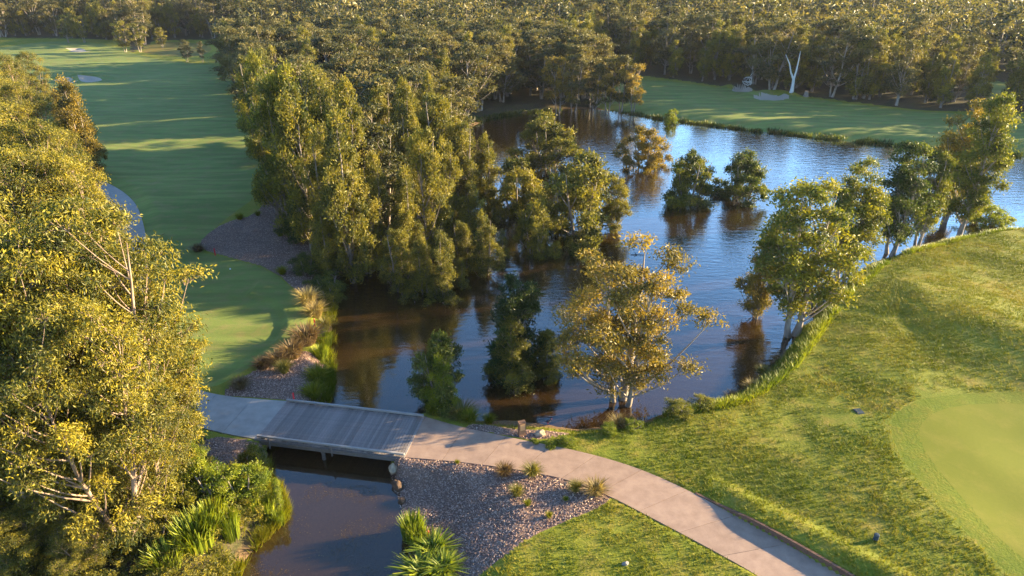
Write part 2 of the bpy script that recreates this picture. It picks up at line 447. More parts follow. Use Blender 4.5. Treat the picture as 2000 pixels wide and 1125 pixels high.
VV = np.stack([VX.ravel(), VY.ravel(), VZ.ravel()], 1)
ob_ = onb.ravel()
alt = ob_[QF[:, 1]] & ob_[QF[:, 3]] & ~(ob_[QF[:, 0]] & ob_[QF[:, 2]])
QF = np.vstack([np.where(alt[:, None], QF[:, [0, 1, 3]], QF[:, [0, 1, 2]]), np.where(alt[:, None], QF[:, [1, 2, 3]], QF[:, [0, 2, 3]])])
cen = VV[QF].mean(1)
cls = np.full(len(QF), -1)
for i, (nm, mk, poly) in enumerate(regions):
    f = cls == -1
    d = sdf(poly, cen[f, 0], cen[f, 1], 2)
    k = np.where(f)[0][d < 0]
    cls[k] = i
def submesh(name, mat, faces):
    u, inv = np.unique(faces.ravel(), return_inverse=True)
    me = mesh_np(name, VV[u], [inv.reshape(-1, 3)], mat, smooth=True)
    return tag(link(bpy.data.objects.new(name, me)), kind='structure')
submesh('ground', M['rough'], QF[cls == -1])
for i, (nm, mk, poly) in enumerate(regions):
    if (cls == i).any():
        submesh(nm, M[mk], QF[cls == i])

def zt(x, y):
    """terrain height at a point"""
    x = np.atleast_1d(np.asarray(x, float)); y = np.atleast_1d(np.asarray(y, float))
    i = np.clip(np.searchsorted(XS, x) - 1, 0, len(XS) - 2); j = np.clip(np.searchsorted(YS, y) - 1, 0, len(YS) - 2)
    fx = np.clip((x - XS[i]) / (XS[i + 1] - XS[i]), 0, 1); fy = np.clip((y - YS[j]) / (YS[j + 1] - YS[j]), 0, 1)
    r = (VZ[j, i] * (1 - fx) + VZ[j, i + 1] * fx) * (1 - fy) + (VZ[j + 1, i] * (1 - fx) + VZ[j + 1, i + 1] * fx) * fy
    return r if r.size > 1 else float(r[0])

# ------------------------------------------------------------------ water
m, N, L = new_mat('lake_water')
geo = nd(N, "ShaderNodeNewGeometry"); pos = geo.outputs["Position"]
w1 = noise(N, L, pos, 1.1, 3, .55, (0.55, 1.5, 1))
w2 = noise(N, L, pos, 4.0, 2, .5, (0.6, 1.4, 1))
wm = noise(N, L, pos, 0.045, 2, .5)
sp = nd(N, "ShaderNodeSeparateXYZ"); L.new(pos, sp.inputs[0])
mr = nd(N, "ShaderNodeMapRange"); L.new(sp.outputs[1], mr.inputs[0])          # open water ripples, the sheltered creek is calm
mr.inputs[1].default_value = 38; mr.inputs[2].default_value = 62; mr.inputs[3].default_value = 0.15; mr.inputs[4].default_value = 1.0
rr = ramp(N, [(0.35, (.35,) * 3), (0.62, (1,) * 3)]); L.new(wm.outputs[0], rr.inputs[0])
st = nd(N, "ShaderNodeMath", operation='MULTIPLY'); L.new(mr.outputs[0], st.inputs[0]); L.new(rr.outputs[0], st.inputs[1])
hs = nd(N, "ShaderNodeMath", operation='MULTIPLY_ADD'); L.new(w2.outputs[0], hs.inputs[0]); hs.inputs[1].default_value = .25; L.new(w1.outputs[0], hs.inputs[2])
bp = nd(N, "ShaderNodeBump"); bp.inputs["Distance"].default_value = 0.16
st2 = nd(N, "ShaderNodeMath", operation='MULTIPLY'); L.new(st.outputs[0], st2.inputs[0]); st2.inputs[1].default_value = .4
L.new(st2.outputs[0], bp.inputs["Strength"]); L.new(hs.outputs[0], bp.inputs["Height"])
df = nd(N, "ShaderNodeBsdfDiffuse"); df.inputs[0].default_value = (0.04, 0.022, 0.008, 1)
tp = nd(N, "ShaderNodeBsdfTransparent"); tp.inputs[0].default_value = (0.75, 0.55, 0.3, 1)
m1 = nd(N, "ShaderNodeMixShader"); m1.inputs[0].default_value = .3; L.new(df.outputs[0], m1.inputs[1]); L.new(tp.outputs[0], m1.inputs[2])
gl = nd(N, "ShaderNodeBsdfGlossy"); gl.inputs["Roughness"].default_value = 0.04; L.new(bp.outputs[0], gl.inputs["Normal"])
fr = nd(N, "ShaderNodeFresnel"); fr.inputs[0].default_value = 1.36; L.new(bp.outputs[0], fr.inputs["Normal"])
fk = nd(N, "ShaderNodeMath", operation='MULTIPLY', use_clamp=True); fk.inputs[1].default_value = 3.3; L.new(fr.outputs[0], fk.inputs[0])
m2 = nd(N, "ShaderNodeMixShader"); L.new(fk.outputs[0], m2.inputs[0]); L.new(m1.outputs[0], m2.inputs[1]); L.new(gl.outputs[0], m2.inputs[2])
o = nd(N, "ShaderNodeOutputMaterial"); L.new(m2.outputs[0], o.inputs[0])
lk = LAKE.copy()
mb = MB()
mb.add([(-32, 14, WL), (200, 14, WL), (200, 165, WL), (-32, 165, WL)], [[0, 1, 2, 3]])
tag(mb.obj('lake_water', m), kind='structure')

# ------------------------------------------------------------------ paths of concrete slabs
M['conc'] = plain_mat('path_concrete', (0.24, 0.155, 0.115), (0.34, 0.23, 0.17), 1.3, .85, .15, 7, attr=.06)
M['conc_l'] = plain_mat('path_concrete_grey', (0.24, 0.22, 0.20), (0.33, 0.30, 0.27), 1.3, .85, .15, 7, attr=.05)
def resample(line, n):
    s = np.concatenate([[0], np.cumsum(np.linalg.norm(np.diff(line, axis=0), axis=1))])
    t = np.linspace(0, s[-1], n)
    return np.stack([np.interp(t, s, line[:, 0]), np.interp(t, s, line[:, 1])], 1)
def slab_path(name, A, B, nsl, mat, z=0.012):
    root = tag(empty(name), kind='structure')
    k = 5
    A, B = resample(A, nsl * k + 1), resample(B, nsl * k + 1)
    for s_ in range(nsl):
        a, b = A[s_ * k:s_ * k + k + 1].copy(), B[s_ * k:s_ * k + k + 1].copy()
        for q in (a, b):
            d0 = q[1] - q[0]; q[0] += d0 / np.linalg.norm(d0) * .012
            d1 = q[-2] - q[-1]; q[-1] += d1 / np.linalg.norm(d1) * .012
        n = k + 1
        V = np.vstack([np.c_[a, np.full(n, z)], np.c_[b, np.full(n, z)], np.c_[a, np.full(n, z - .12)], np.c_[b, np.full(n, z - .12)]])
        F = []
        for i in range(k):
            F += [[i, i + 1, n + i + 1, n + i], [2 * n + i, 2 * n + i + 1, i + 1, i], [n + i, n + i + 1, 3 * n + i + 1, 3 * n + i]]
        F += [[0, n, 3 * n, 2 * n], [k, 2 * n + k, 3 * n + k, n + k]]
        me = mesh_np('slab', V, [np.array(F)], mat)
        link(bpy.data.objects.new('slab', me), root)
    return root
slab_path('cart_path', PR, PLF, 11, M['conc'])
slab_path('cart_path', LA, LB, 30, M['conc_l'])

# timber edging that holds the bank along the path
M['edge'] = plain_mat('edging_timber', (0.10, 0.05, 0.035), (0.17, 0.09, 0.06), 6, .85, .5, 5)
er = empty('timber_edging', label='low dark brown timber edging holding the grass bank along the curved path', cat='edging')
e_line = [p for p in resample(PR, 60) if (p[0] - p[1]) > -21.6]
hh = [0.04 + .33 * float(ss(11.6, 14.5, p[0])) for p in e_line]
nb = len(e_line) // 3
for b in range(nb):
    seg = e_line[b * 3:b * 3 + 4]; hz = hh[b * 3:b * 3 + 4]
    if len(seg) < 2: continue
    mb = MB()
    for i in range(len(seg) - 1):
        p, q = np.array(seg[i]), np.array(seg[i + 1]); t = (q - p) / np.linalg.norm(q - p); n_ = np.array([-t[1], t[0]])
        if n_ @ np.array([1, 1]) < 0: n_ = -n_
        q = q - t * (.02 if i == len(seg) - 2 else -.002)
        V = [(*(p + n_ * o_), zz) for o_, zz in ((.02, -.1), (.17, -.1), (.17, hz[i]), (.02, hz[i]))] + [(*(q + n_ * o_), zz) for o_, zz in ((.02, -.1), (.17, -.1), (.17, hz[i + 1]), (.02, hz[i + 1]))]
        mb.add(V, [[0, 4, 5, 1], [1, 5, 6, 2], [2, 6, 7, 3], [3, 7, 4, 0], [0, 1, 2, 3], [4, 7, 6, 5]])
    mb.obj('board', M['edge'], er)

# ------------------------------------------------------------------ timber bridge
M['plank'] = plain_mat('weathered_plank', (0.15, 0.125, 0.115), (0.28, 0.235, 0.215), 3.5, .85, .5, 6, (1.5, 12, 6), attr=.2)
M['beam'] = plain_mat('dark_beam', (0.09, 0.075, 0.07), (0.17, 0.15, 0.14), 3, .9, .5, 6, (1, 8, 8))
M['rail'] = plain_mat('grey_rail', (0.22, 0.20, 0.19), (0.36, 0.33, 0.31), 3, .9, .5, 6, (.6, 8, 8))
b0, b1 = np.array(P(500, 858)), np.array(P(786, 894))
e1 = (b1 - b0); BL = np.linalg.norm(e1) + .15; e1 /= np.linalg.norm(e1)
e2 = np.array([-e1[1], e1[0]]); BW = 4.55
rzb = math.atan2(e1[1], e1[0])
br = empty('timber_bridge', (*b0, 0.0), rzb, 'weathered grey timber plank bridge with low kerb rails over the creek', 'bridge')
npk = 52; pw = BL / npk
mb = MB()
xr = R0.uniform(0, 1, npk)
vts = []
pm = None
for i in range(npk):
    if i % 13 == 0:
        mb = MB(); L_, w_, t_ = BW, pw - .028, .05
        mb.box((0, BW / 2, 0), (w_, L_ + R0.uniform(-.01, .01), t_))
        pm = mb.mesh('plank', M['plank'])
    o = bpy.data.objects.new('plank', pm)
    o.location = ((i + .5) * pw, R0.uniform(-.02, .02), .03 + R0.uniform(-.004, .004))
    link(o, br)
for yy in (.12, BW - .12):
    mb = MB(); mb.box((BL / 2, yy, .22), (BL - .1, .14, .13)); mb.obj('kerb_rail', M['rail'], br)
    for x in np.arange(.5, BL, 1.55):
        mb = MB(); mb.box((x, yy, .105), (.3, .12, .098)); mb.obj('spacer_block', M['beam'], br)
for yy in (-.03, BW / 2, BW + .03):
    mb = MB(); mb.box((BL / 2, yy, -.155), (BL + .2, .16, .30)); mb.obj('stringer', M['beam'], br)
for x in (BL * .45,):
    for yy in (.12, BW / 2, BW - .12):
        v, f = tube([(x, yy, -2.6), (x, yy, -.32)], [.14, .13], 10); mb = MB(); mb.add(v, f); mb.obj('pile', M['beam'], br)
    mb = MB(); mb.box((x, BW / 2, -.43), (.22, BW, .2)); mb.obj('crossbeam', M['beam'], br)
for x, hgt in ((1.05, .36), (5.6, .26)):
    mb = MB(); mb.box((x, -.16, -.1), (.09, .09, .5 + hgt)); mb.obj('post', M['beam'], br)

# ------------------------------------------------------------------ foliage materials
LM = {
    'gum': leaf_mat('gum_leaf', (0.04, 0.055, 0.011), (0.165, 0.15, 0.022), (0.37, 0.29, 0.022)),
    'oak': leaf_mat('she_oak_leaf', (0.045, 0.055, 0.013), (0.155, 0.145, 0.024), (0.31, 0.25, 0.032)),
    'paper': leaf_mat('paperbark_leaf', (0.045, 0.065, 0.013), (0.13, 0.14, 0.018), (0.30, 0.26, 0.022)),
    'gold': leaf_mat('golden_leaf', (0.07, 0.065, 0.018), (0.20, 0.15, 0.026), (0.38, 0.25, 0.03)),
    'dark': leaf_mat('dark_leaf', (0.02, 0.035, 0.010), (0.055, 0.08, 0.016), (0.16, 0.17, 0.025)),
    'lime': leaf_mat('lime_leaf', (0.07, 0.11, 0.010), (0.17, 0.21, 0.014), (0.33, 0.33, 0.022)),
    'far': leaf_mat('far_leaf', (0.032, 0.040, 0.018), (0.10, 0.093, 0.030), (0.21, 0.165, 0.052), hue=.8),
    'straw': leaf_mat('straw_blade', (0.14, 0.10, 0.04), (0.30, 0.22, 0.08), (0.45, 0.36, 0.14)),
    'rush': leaf_mat('rush_blade', (0.06, 0.07, 0.02), (0.17, 0.155, 0.03), (0.33, 0.26, 0.06)),
    'brown': leaf_mat('brown_blade', (0.06, 0.035, 0.018), (0.15, 0.09, 0.04), (0.26, 0.18, 0.08)),
    'grass': leaf_mat('grass_blade', (0.08, 0.11, 0.010), (0.17, 0.18, 0.014), (0.28, 0.22, 0.03), gloss=.05),
}
BM = {
    'gum': bark_mat('gum_bark', (0.17, 0.11, 0.075), (0.34, 0.24, 0.18)),
    'paper': bark_mat('paperbark_bark', (0.15, 0.115, 0.09), (0.38, 0.31, 0.25)),
    'oak': bark_mat('she_oak_bark', (0.13, 0.10, 0.08), (0.28, 0.23, 0.19)),
    'dead': bark_mat('bleached_bark', (0.50, 0.48, 0.45), (0.72, 0.70, 0.66)),
}

def unit(v):
    return v / (np.linalg.norm(v, axis=-1, keepdims=True) + 1e-9)

def leaf_quads(g, C, L_, W_, D):
    """one bent diamond per leaf, centred on C, pointing along D"""
    n = len(C)
    D = unit(D)
    s = unit(np.cross(D, g.normal(size=(n, 3))))
    nn = np.cross(D, s)
    l = L_ * g.uniform(.65, 1.25, (n, 1)) / 2; w = W_ * g.uniform(.7, 1.2, (n, 1)) / 2
    V = np.stack([C - D * l, C + s * w + nn * w * .35, C + D * l - nn * l * .2, C - s * w + nn * w * .35], 1).reshape(-1, 3)
    F = np.arange(n * 4).reshape(-1, 4)
    return V, F

def make_tree(seed, H, env, stems=1, spread=.4, lean=(0, 0), r0=.22, nclump=50, cr=1.0, csq=(1, 1, .8), subs=8, lps=60, leaf=(.2, .07), droop=.5, up=0.0,
              zmin=.3, attach=.9, bend=.35, branch_k=5, low_r=.02, tint=(.45, .16, .14, .12), top=.9, clear=.0, lop=0.25):
    """env: [(height fraction, crown radius)].  returns (trunk MB, crown MB)"""
    g = np.random.default_rng(seed)
    tr, crw = MB(), MB()
    hz = np.array([e[0] for e in env]); hr = np.array([e[1] for e in env])
    axes = []
    for s_ in range(stems):
        a = g.uniform(0, 6.28) if stems > 1 else 0
        a = 6.28 * s_ / stems + g.uniform(-.5, .5)
        n = 9
        t = np.linspace(0, 1, n)
        out = spread * (t ** .8 if stems > 1 else t * 0)
        wob = np.cumsum(g.normal(0, .05 * H / n * 1.6, (n, 2)), 0); wob -= wob[0]
        hs_ = H * top * (g.uniform(.8, 1.0) if s_ else 1)
        b = .22 * (stems > 1) * r0 / .2
        X = np.cos(a) * (b + out) + wob[:, 0] * .6 + lean[0] * t ** 1.3
        Y = np.sin(a) * (b + out) + wob[:, 1] * .6 + lean[1] * t ** 1.3
        Z = -.5 + (hs_ + .5) * t
        rr_ = r0 * (g.uniform(.6, .9) if s_ else 1) * (1 - t) ** .8 + .025
        rr_[0] *= 1.5
        ax = np.stack([X, Y, Z], 1)
        axes.append((ax, rr_))
        v, f = tube(ax, rr_, 8); tr.add(v, f)
    ph = g.uniform(0, 6.28, 4)
    C = []
    tries = 0
    while len(C) < nclump and tries < nclump * 40:
        tries += 1
        zf = g.uniform(hz[0], hz[-1]); R = np.interp(zf, hz, hr)
        if g.uniform() > (R / hr.max()) ** 1.0 + .06: continue
        th = g.uniform(0, 6.28)
        R *= 1 + lop * math.sin(2 * th + ph[0] + zf * 2) + lop * .7 * math.sin(3 * th + ph[1] - zf * 3)
        r = R * g.uniform(0.1, 1) ** .55
        ci = np.array([r * math.cos(th) + lean[0] * zf ** 1.3, r * math.sin(th) + lean[1] * zf ** 1.3, zf * H])
        if any(np.linalg.norm((ci - q) / csq) < cr * .72 for q in C): continue
        C.append(ci)
    for ci in C:
        ax, ar = min(axes, key=lambda A: np.min(np.linalg.norm(A[0][:, :2] - ci[:2], axis=1)))
        hd = np.min(np.linalg.norm(ax[:, :2] - ci[:2], axis=1))
        za = np.clip(ci[2] - attach * hd - g.uniform(0, .12) * H, zmin * H * g.uniform(.6, 1), ax[-1, 2])
        p0 = np.array([np.interp(za, ax[:, 2], ax[:, q]) for q in range(3)])
        ra = np.interp(za, ax[:, 2], ar)
        mid = (p0 + ci) / 2 + np.array([(ci - p0)[0] * .12, (ci - p0)[1] * .12, -bend * .25 * hd]) + g.normal(0, .06 * cr + .03 * hd, 3)
        t = np.linspace(0, 1, 5)[:, None]
        bz = (1 - t) ** 2 * p0 + 2 * t * (1 - t) * mid + t * t * ci
        rb = min(ra * .6, .012 * np.linalg.norm(ci - p0) + .02)
        v, f = tube(bz, np.linspace(rb, low_r, 5), branch_k); tr.add(v, f)
        ct = tint[0] + g.normal(0, tint[1])
        csz = cr * g.uniform(.75, 1.2)
        sd = unit(g.normal(size=(subs, 3))); sd[:, 2] = np.abs(sd[:, 2]) * .9 - .25
        SC = ci + sd * np.array(csq) * csz * g.uniform(.45, .95, (subs, 1))
        for sc_ in SC:
            v, f = tube([ci - (ci - p0) * .06, (ci + sc_) / 2 + g.normal(0, .05, 3), sc_], [low_r, low_r * .8, low_r * .5], 3); tr.add(v, f)
        nL = subs * lps
        k = np.repeat(np.arange(subs), lps)
        sig = csz * .30
        Lc = SC[k] + g.normal(size=(nL, 3)) * sig * np.array(csq) * np.array([1, 1, .8])
        outd = unit(Lc - ci)
        D = outd * .6 + g.normal(size=(nL, 3)) * .75 + np.array([0, 0, up - droop])
        V, F = leaf_quads(g, Lc, leaf[0], leaf[1], D)
        tt = np.clip(ct + g.normal(0, tint[2], subs)[k] + g.normal(0, tint[3], nL), 0, 1)
        crw.add(V, F, np.repeat(tt, 4))
    return tr, crw

class Proto:
    def __init__(s, mbs, bark, leaf, H):
        s.trunk = mbs[0].mesh('trunk', bark, True); s.crown = mbs[1].mesh('crown', leaf); s.H = H; s.leaf = None
    def mats(s, leaf):
        q = Proto.__new__(Proto); q.trunk = s.trunk; q.H = s.H
        q.crown = s.crown; q.leaf = leaf
        return q
    def put(s, name, x, y, h, label, cat, group=None, z=None, rz=None, wide=1.0, tilt=None):
        z = zt(x, y) if z is None else z
        k = h / s.H
        o = empty(name, (x, y, z), R0.uniform(0, 6.28) if rz is None else rz, label, cat, group, (k * wide, k * wide, k))
        if tilt: o.rotation_euler[0], o.rotation_euler[1] = tilt
        link(bpy.data.objects.new('trunk', s.trunk), o)
        c = link(bpy.data.objects.new('crown', s.crown), o)
        if s.leaf is not None:
            c.material_slots[0].link = 'OBJECT'; c.material_slots[0].material = s.leaf
        return o

gum_env = [(.12, 2.4), (.26, 3.8), (.42, 4.6), (.6, 5.2), (.8, 4.6), (.94, 2.6), (1.0, .9)]
GUM = [Proto(make_tree(11 + i, 18, gum_env, stems=3, spread=3.0, r0=.24, nclump=125, cr=1.22, csq=(1, 1, .85), subs=9, lps=34, leaf=(.30, .10), droop=.75, attach=1.1, zmin=.10,
                       tint=(.47, .18, .14, .24)), BM['gum'], LM['gum'], 18) for i in range(3)]
col_env = [(.08, 1.4), (.25, 1.95), (.5, 2.0), (.75, 1.35), (.92, .6), (1.0, .12)]
COLT = [Proto(make_tree(31 + i, 16, col_env, stems=2 + i % 2, spread=.9, r0=.17, nclump=64, cr=.85, csq=(.85, .85, 1.7), subs=7, lps=32, leaf=(.36, .12), droop=-.1, up=.55, attach=1.6, zmin=.06,
                        tint=(.5, .17, .14, .24), lop=.35), BM['oak'], LM['oak'], 16) for i in range(4)]
pap_env = [(.16, .8), (.30, 1.7), (.42, 2.2), (.6, 2.5), (.8, 2.2), (.94, 1.2), (1.0, .5)]
PAP = [Proto(make_tree(51 + i, 12, pap_env, stems=2, spread=.9, r0=.22, nclump=62, cr=.95, csq=(1, 1, .95), subs=8, lps=34, leaf=(.30, .12), droop=.3, attach=1.3, zmin=.12,
                       tint=(.5, .18, .12, .16), lop=.3), BM['paper'], LM['paper'], 12) for i in range(3)]
LONE = Proto(make_tree(71, 12.5, [(.17, 1.8), (.28, 3.0), (.4, 3.5), (.55, 3.9), (.72, 3.6), (.88, 2.8), (1.0, 1.2)], stems=3, spread=1.3, r0=.32, nclump=74, cr=.95, csq=(1, 1, .8), subs=8, lps=42,
                       leaf=(.27, .10), droop=.3, attach=1.1, zmin=.12, tint=(.5, .18, .14, .18), lop=.3, low_r=.025), BM['paper'], LM['gold'], 12.5)
low_env = [(.08, 2.0), (.25, 3.0), (.5, 3.1), (.75, 2.3), (.92, 1.2), (1.0, .5)]
LOW = [Proto(make_tree(81 + i, 6, low_env, stems=5, spread=2.0, r0=.13, nclump=62, cr=.8, csq=(1, 1, .9), subs=8, lps=30, leaf=(.30, .12), droop=.1, up=.2, attach=.9, zmin=.03,
                       tint=(.5, .16, .12, .16), lop=.35), BM['paper'], LM['oak'], 6) for i in range(3)]
cone_env = [(.03, 1.6), (.2, 2.2), (.45, 1.9), (.7, 1.2), (.9, .6), (1.0, .15)]
CONE = [Proto(make_tree(91 + i, 8, cone_env, stems=1, r0=.15, nclump=70, cr=.6, csq=(1, 1, 1.2), subs=7, lps=34, leaf=(.27, .09), droop=0, up=.35, attach=.8, zmin=.02,
                        tint=(.45, .15, .12, .15)), BM['oak'], LM['dark'], 8) for i in range(2)]
bush_env = [(.02, 1.0), (.2, 1.25), (.5, 1.2), (.8, .85), (1.0, .3)]
BUSH = [Proto(make_tree(101 + i, 2, bush_env, stems=4, spread=.7, r0=.035, nclump=42, cr=.36, csq=(1, 1, .9), subs=6, lps=30, leaf=(.15, .05), droop=0, up=.35, attach=.8, zmin=.02,
                        tint=(.5, .16, .12, .16), low_r=.008, branch_k=4), BM['oak'], LM['lime'], 2) for i in range(3)]
far_env = [(.22, 2.0), (.4, 3.2), (.6, 3.7), (.8, 3.2), (.94, 1.9), (1.0, .6)]
FAR = [Proto(make_tree(121 + i, 13, far_env, stems=2, spread=1.5, r0=.2, nclump=30, cr=1.35, csq=(1, 1, .6 + .1 * i), subs=6, lps=26, leaf=(.55, .2), droop=.2, attach=1.3, zmin=.2, branch_k=4,
                       tint=(.48, .2, .14, .15), lop=.35, low_r=.04), BM['paper'], LM['far'], 13) for i in range(4)]
FCOL = [Proto(make_tree(141 + i, 13, [(.1, 1.3), (.3, 1.9), (.6, 1.9), (.85, 1.1), (1.0, .3)], stems=2, spread=.7, r0=.16, nclump=34, cr=.9, csq=(.9, .9, 1.6), subs=6, lps=24, leaf=(.5, .17),
                        droop=-.1, up=.5, attach=1.5, zmin=.08, branch_k=4, tint=(.5, .18, .14, .15), low_r=.03), BM['oak'], LM['oak'], 13) for i in range(3)]

def TOP(px, py, h, zb=0.0):
    """ground point of an upright tree of height h whose tip shows at this pixel"""
    return P(px, py, h + zb)
def BH(px, pb, pt, zb):
    """base pixel row pb, tip pixel row pt -> position and height"""
    x, y = P(px, pb, zb)
    v = (562.5 - pt) / FPX
    return x, y, CAM_H - zb + y * (-math.sin(PITCH) + v * math.cos(PITCH)) / (math.cos(PITCH) + v * math.sin(PITCH))

occupied = []
def put(pr, name, px, pb, pt, label, cat='tree', zb=WL, wide=1.0, group=None, rz=None, hmul=1.0, tilt=None):
    x, y, h = BH(px, pb, pt, zb)
    z = zt(x, y)
    o = pr.put(name, x, y, (h + zb - z) * hmul if zb == WL else h * hmul, label, cat, group, z, rz, wide, tilt)
    occupied.append((x, y))
    return o

# trees standing in the lake and on its banks -------------------------------------------------
GOLD_LOW = [q.mats(LM['gold']) for q in LOW]; DARK_LOW = [q.mats(LM['dark']) for q in LOW]; PAP_LOW = [q.mats(LM['paper']) for q in LOW]
put(LONE, 'paperbark_tree', 1212, 786, 474, 'lone golden-leaved paperbark with pale forked trunk at the beach edge', wide=1.0, rz=1.0)
put(LOW[0], 'paperbark_tree', 1066, 326, 229, 'rounded golden paperbark in the brown water near the far trees', wide=.95)
put(GOLD_LOW[1], 'paperbark_tree', 1258, 328, 251, 'small round golden tree standing alone in blue open water', wide=.75)
put(PAP_LOW[2], 'paperbark_tree', 1345, 394, 300, 'thin grey-green tree with bare low branches beside the dark lake tree', wide=.8)
put(DARK_LOW[0], 'paperbark_tree', 1446, 386, 302, 'dark green spreading tree standing in open water with grey neighbour', wide=.85)
put(LOW[1], 'paperbark_tree', 1130, 462, 312, 'broad many-stemmed swamp tree with white limbs at the water line', wide=.85)
put(PAP[0].mats(LM['oak']), 'paperbark_tree', 1198, 452, 345, 'slim leafy swamp tree at the open-water end of the broad clump', wide=.8)
put(LOW[2], 'paperbark_tree', 1012, 424, 318, 'grey-green swamp tree between the wood and the broad clump', wide=.8)
put(LOW[0], 'paperbark_tree', 1045, 494, 396, 'low golden-green swamp tree in front of the broad clump', wide=.6)
put(CONE[0], 'she_oak_tree', 1012, 725, 530, 'tall dark conical she-oak rising from the middle of the near water', wide=.95)
put(CONE[1].mats(LM['oak']), 'she_oak_tree', 998, 748, 622, 'small golden she-oak leaning against the dark conical she-oak', wide=1.0)
put(CONE[0].mats(LM['oak']), 'she_oak_tree', 1066, 730, 640, 'short olive she-oak on the lake side of the dark conical one', wide=1.0)
put(DARK_LOW[1], 'swamp_bush', 858, 795, 664, 'dense dark green bush in the water beside the bridge', 'bush', wide=.62)
put(CONE[1].mats(LM['lime']), 'she_oak_tree', 864, 812, 697, 'slender bright lime sapling in front of the dark bush by the bridge', wide=.75)
put(PAP[1].mats(LM['gold']), 'paperbark_tree', 1474, 620, 466, 'small brownish paperbark standing in water beside the grassy bank', wide=.85)
put(PAP[0], 'paperbark_tree', 1546, 655, 352, 'large dense paperbark on the grassy bank, tallest in front of the row', wide=1.05, hmul=1.02)
put(PAP[2], 'paperbark_tree', 1640, 553, 316, 'bright green paperbark second along the grassy bank', wide=.95)
put(PAP[1].mats(LM['dark']), 'paperbark_tree', 1738, 497, 284, 'dark-crowned paperbark third along the grassy bank', wide=1.05)
put(PAP[0].mats(LM['paper']), 'paperbark_tree', 1790, 483, 290, 'pale-trunked paperbark standing just past the dark-crowned one', wide=.75)
put(PAP[2].mats(LM['gold']), 'paperbark_tree', 1842, 432, 205, 'tall paperbark with leaning grey trunk on the small islet', wide=.8)
put(PAP[1], 'paperbark_tree', 1872, 462, 192, 'tallest yellow-green paperbark at the end of the bank row', wide=.8)
put(BUSH[0], 'swamp_bush', 1921, 438, 398, 'rounded dense green bush in the water past the bank row', 'bush', wide=1.25)
put(BUSH[1], 'swamp_bush', 1312, 237, 202, 'small dark shrub on the far shore below the fairway', 'bush', zb=-.6, wide=.7)
for i, (a, b, c) in enumerate([(1160, 214, 112), (1186, 214, 98), (1212, 214, 102), (1236, 216, 118), (1120, 214, 90), (1090, 214, 96)]):
    put(FAR[i % 4].mats(LM['gold']) if i % 2 else FAR[i % 4], 'gum_tree', a, b, c, 'bronze-leaved gum with bare slender trunks on the far shore by the fairway', group='gums on the far shore', zb=-.5, wide=.8)

for a, b, c, w, lab in [(135, 86, 30, .8, 'round golden gum standing free at the end of the long fairway'), (166, 86, 34, .9, 'bronze gum beside the round golden one at the fairway end'), (246, 104, 44, .9, 'pale feathery gum at the corner of the marsh'),
                     (275, 104, 46, .9, 'second pale gum at the corner of the marsh'), (318, 97, 58, 1.0, 'low pink-tinged gum with white trunk on the marsh'), (366, 121, 78, .9, 'small grey-green gum at the marsh end of the wood'), (396, 121, 80, .7, 'small dark gum at the marsh end of the wood')]:
    put(FAR[int(a) % 4].mats(LM['oak']) if a < 330 else FAR[int(a) % 4], 'gum_tree', a, b, c, lab, zb=0, wide=w)

# front edge of the wood between fairway and lake ----------------------------------------------
front = [(782, 562, 402), (828, 568, 430), (868, 572, 418), (946, 532, 378), (905, 520, 392), (690, 545, 196), (655, 530, 250), (742, 520, 285), (838, 500, 212), (875, 470, 250), (925, 470, 330), (950, 400, 240), (905, 410, 215),
         (800, 520, 300), (720, 530, 330), (760, 545, 440), (610, 500, 170), (570, 470, 160), (545, 430, 175), (640, 548, 400), (850, 576, 500), (900, 556, 470), (980, 500, 420), (540, 380, 120), (515, 330, 110), (600, 470, 140), (650, 480, 150), (700, 480, 170)]
for i, (a, b, c) in enumerate(front):
    w = .95 if b - c > 200 else 1.25
    pr = COLT[i % 4]
    if a < 620: pr = COLT[i % 4].mats(LM['paper']) if i % 2 else COLT[i % 4].mats(LM['gum'])
    put(pr, 'she_oak_tree', a, b, c, 'tall plumed golden-green she-oak at the water side of the wood' if a > 640 else 'tall shaded she-oak at the fairway side of the wood',
        group='she-oaks fronting the lake' if a > 640 else 'she-oaks fronting the fairway', wide=w, zb=-.8)

def poisson(poly, s, seed, jit=.42):
    g = np.random.default_rng(seed)
    lo, hi = poly.min(0), poly.max(0)
    xs, ys = np.meshgrid(np.arange(lo[0], hi[0], s), np.arange(lo[1], hi[1], s * .9))
    xs = xs + (np.arange(xs.shape[0]) % 2)[:, None] * s / 2
    p = np.stack([xs.ravel(), ys.ravel()], 1) + g.uniform(-jit, jit, (xs.size, 2)) * s
    return p[sdf(poly, p[:, 0], p[:, 1], 2) < 0]
def free(p, rad):
    if not occupied: return p
    O = np.array(occupied)
    return p[np.min(np.linalg.norm(p[:, None] - O[None], axis=2), axis=1) > rad]

# open lanes through the wood that let the low sun streak over the fairway
LANES = [(P(a, b), w) for a, b, w in [(350, 284, 2.8), (430, 268, 1.2), (330, 190, 1.3), (400, 335, 1.2), (440, 232, 1.2), (330, 160, 2.2), (180, 106, 16), (120, 118, 9), (260, 122, 3), (450, 500, .8)]]
SH = np.array([math.cos(SUN_AZ), math.sin(SUN_AZ)])
def lanes(p, reach=75):
    ok = np.ones(len(p), bool)
    for q, w in LANES:
        r = p - np.array(q); t = r @ SH; c = np.abs(r[:, 0] * SH[1] - r[:, 1] * SH[0])
        ok &= ~((t > 0) & (t < reach) & (c < w + 1.6))
    return p[ok]
pw_ = lanes(free(poisson(WOOD, 5.2, 3), 3.0))
pw_ = pw_[sdf(LAKE, pw_[:, 0], pw_[:, 1], 30) > 1.0]
pw_ = pw_[np.argsort(pw_[:, 1])]
wood_rest = pw_[260:]
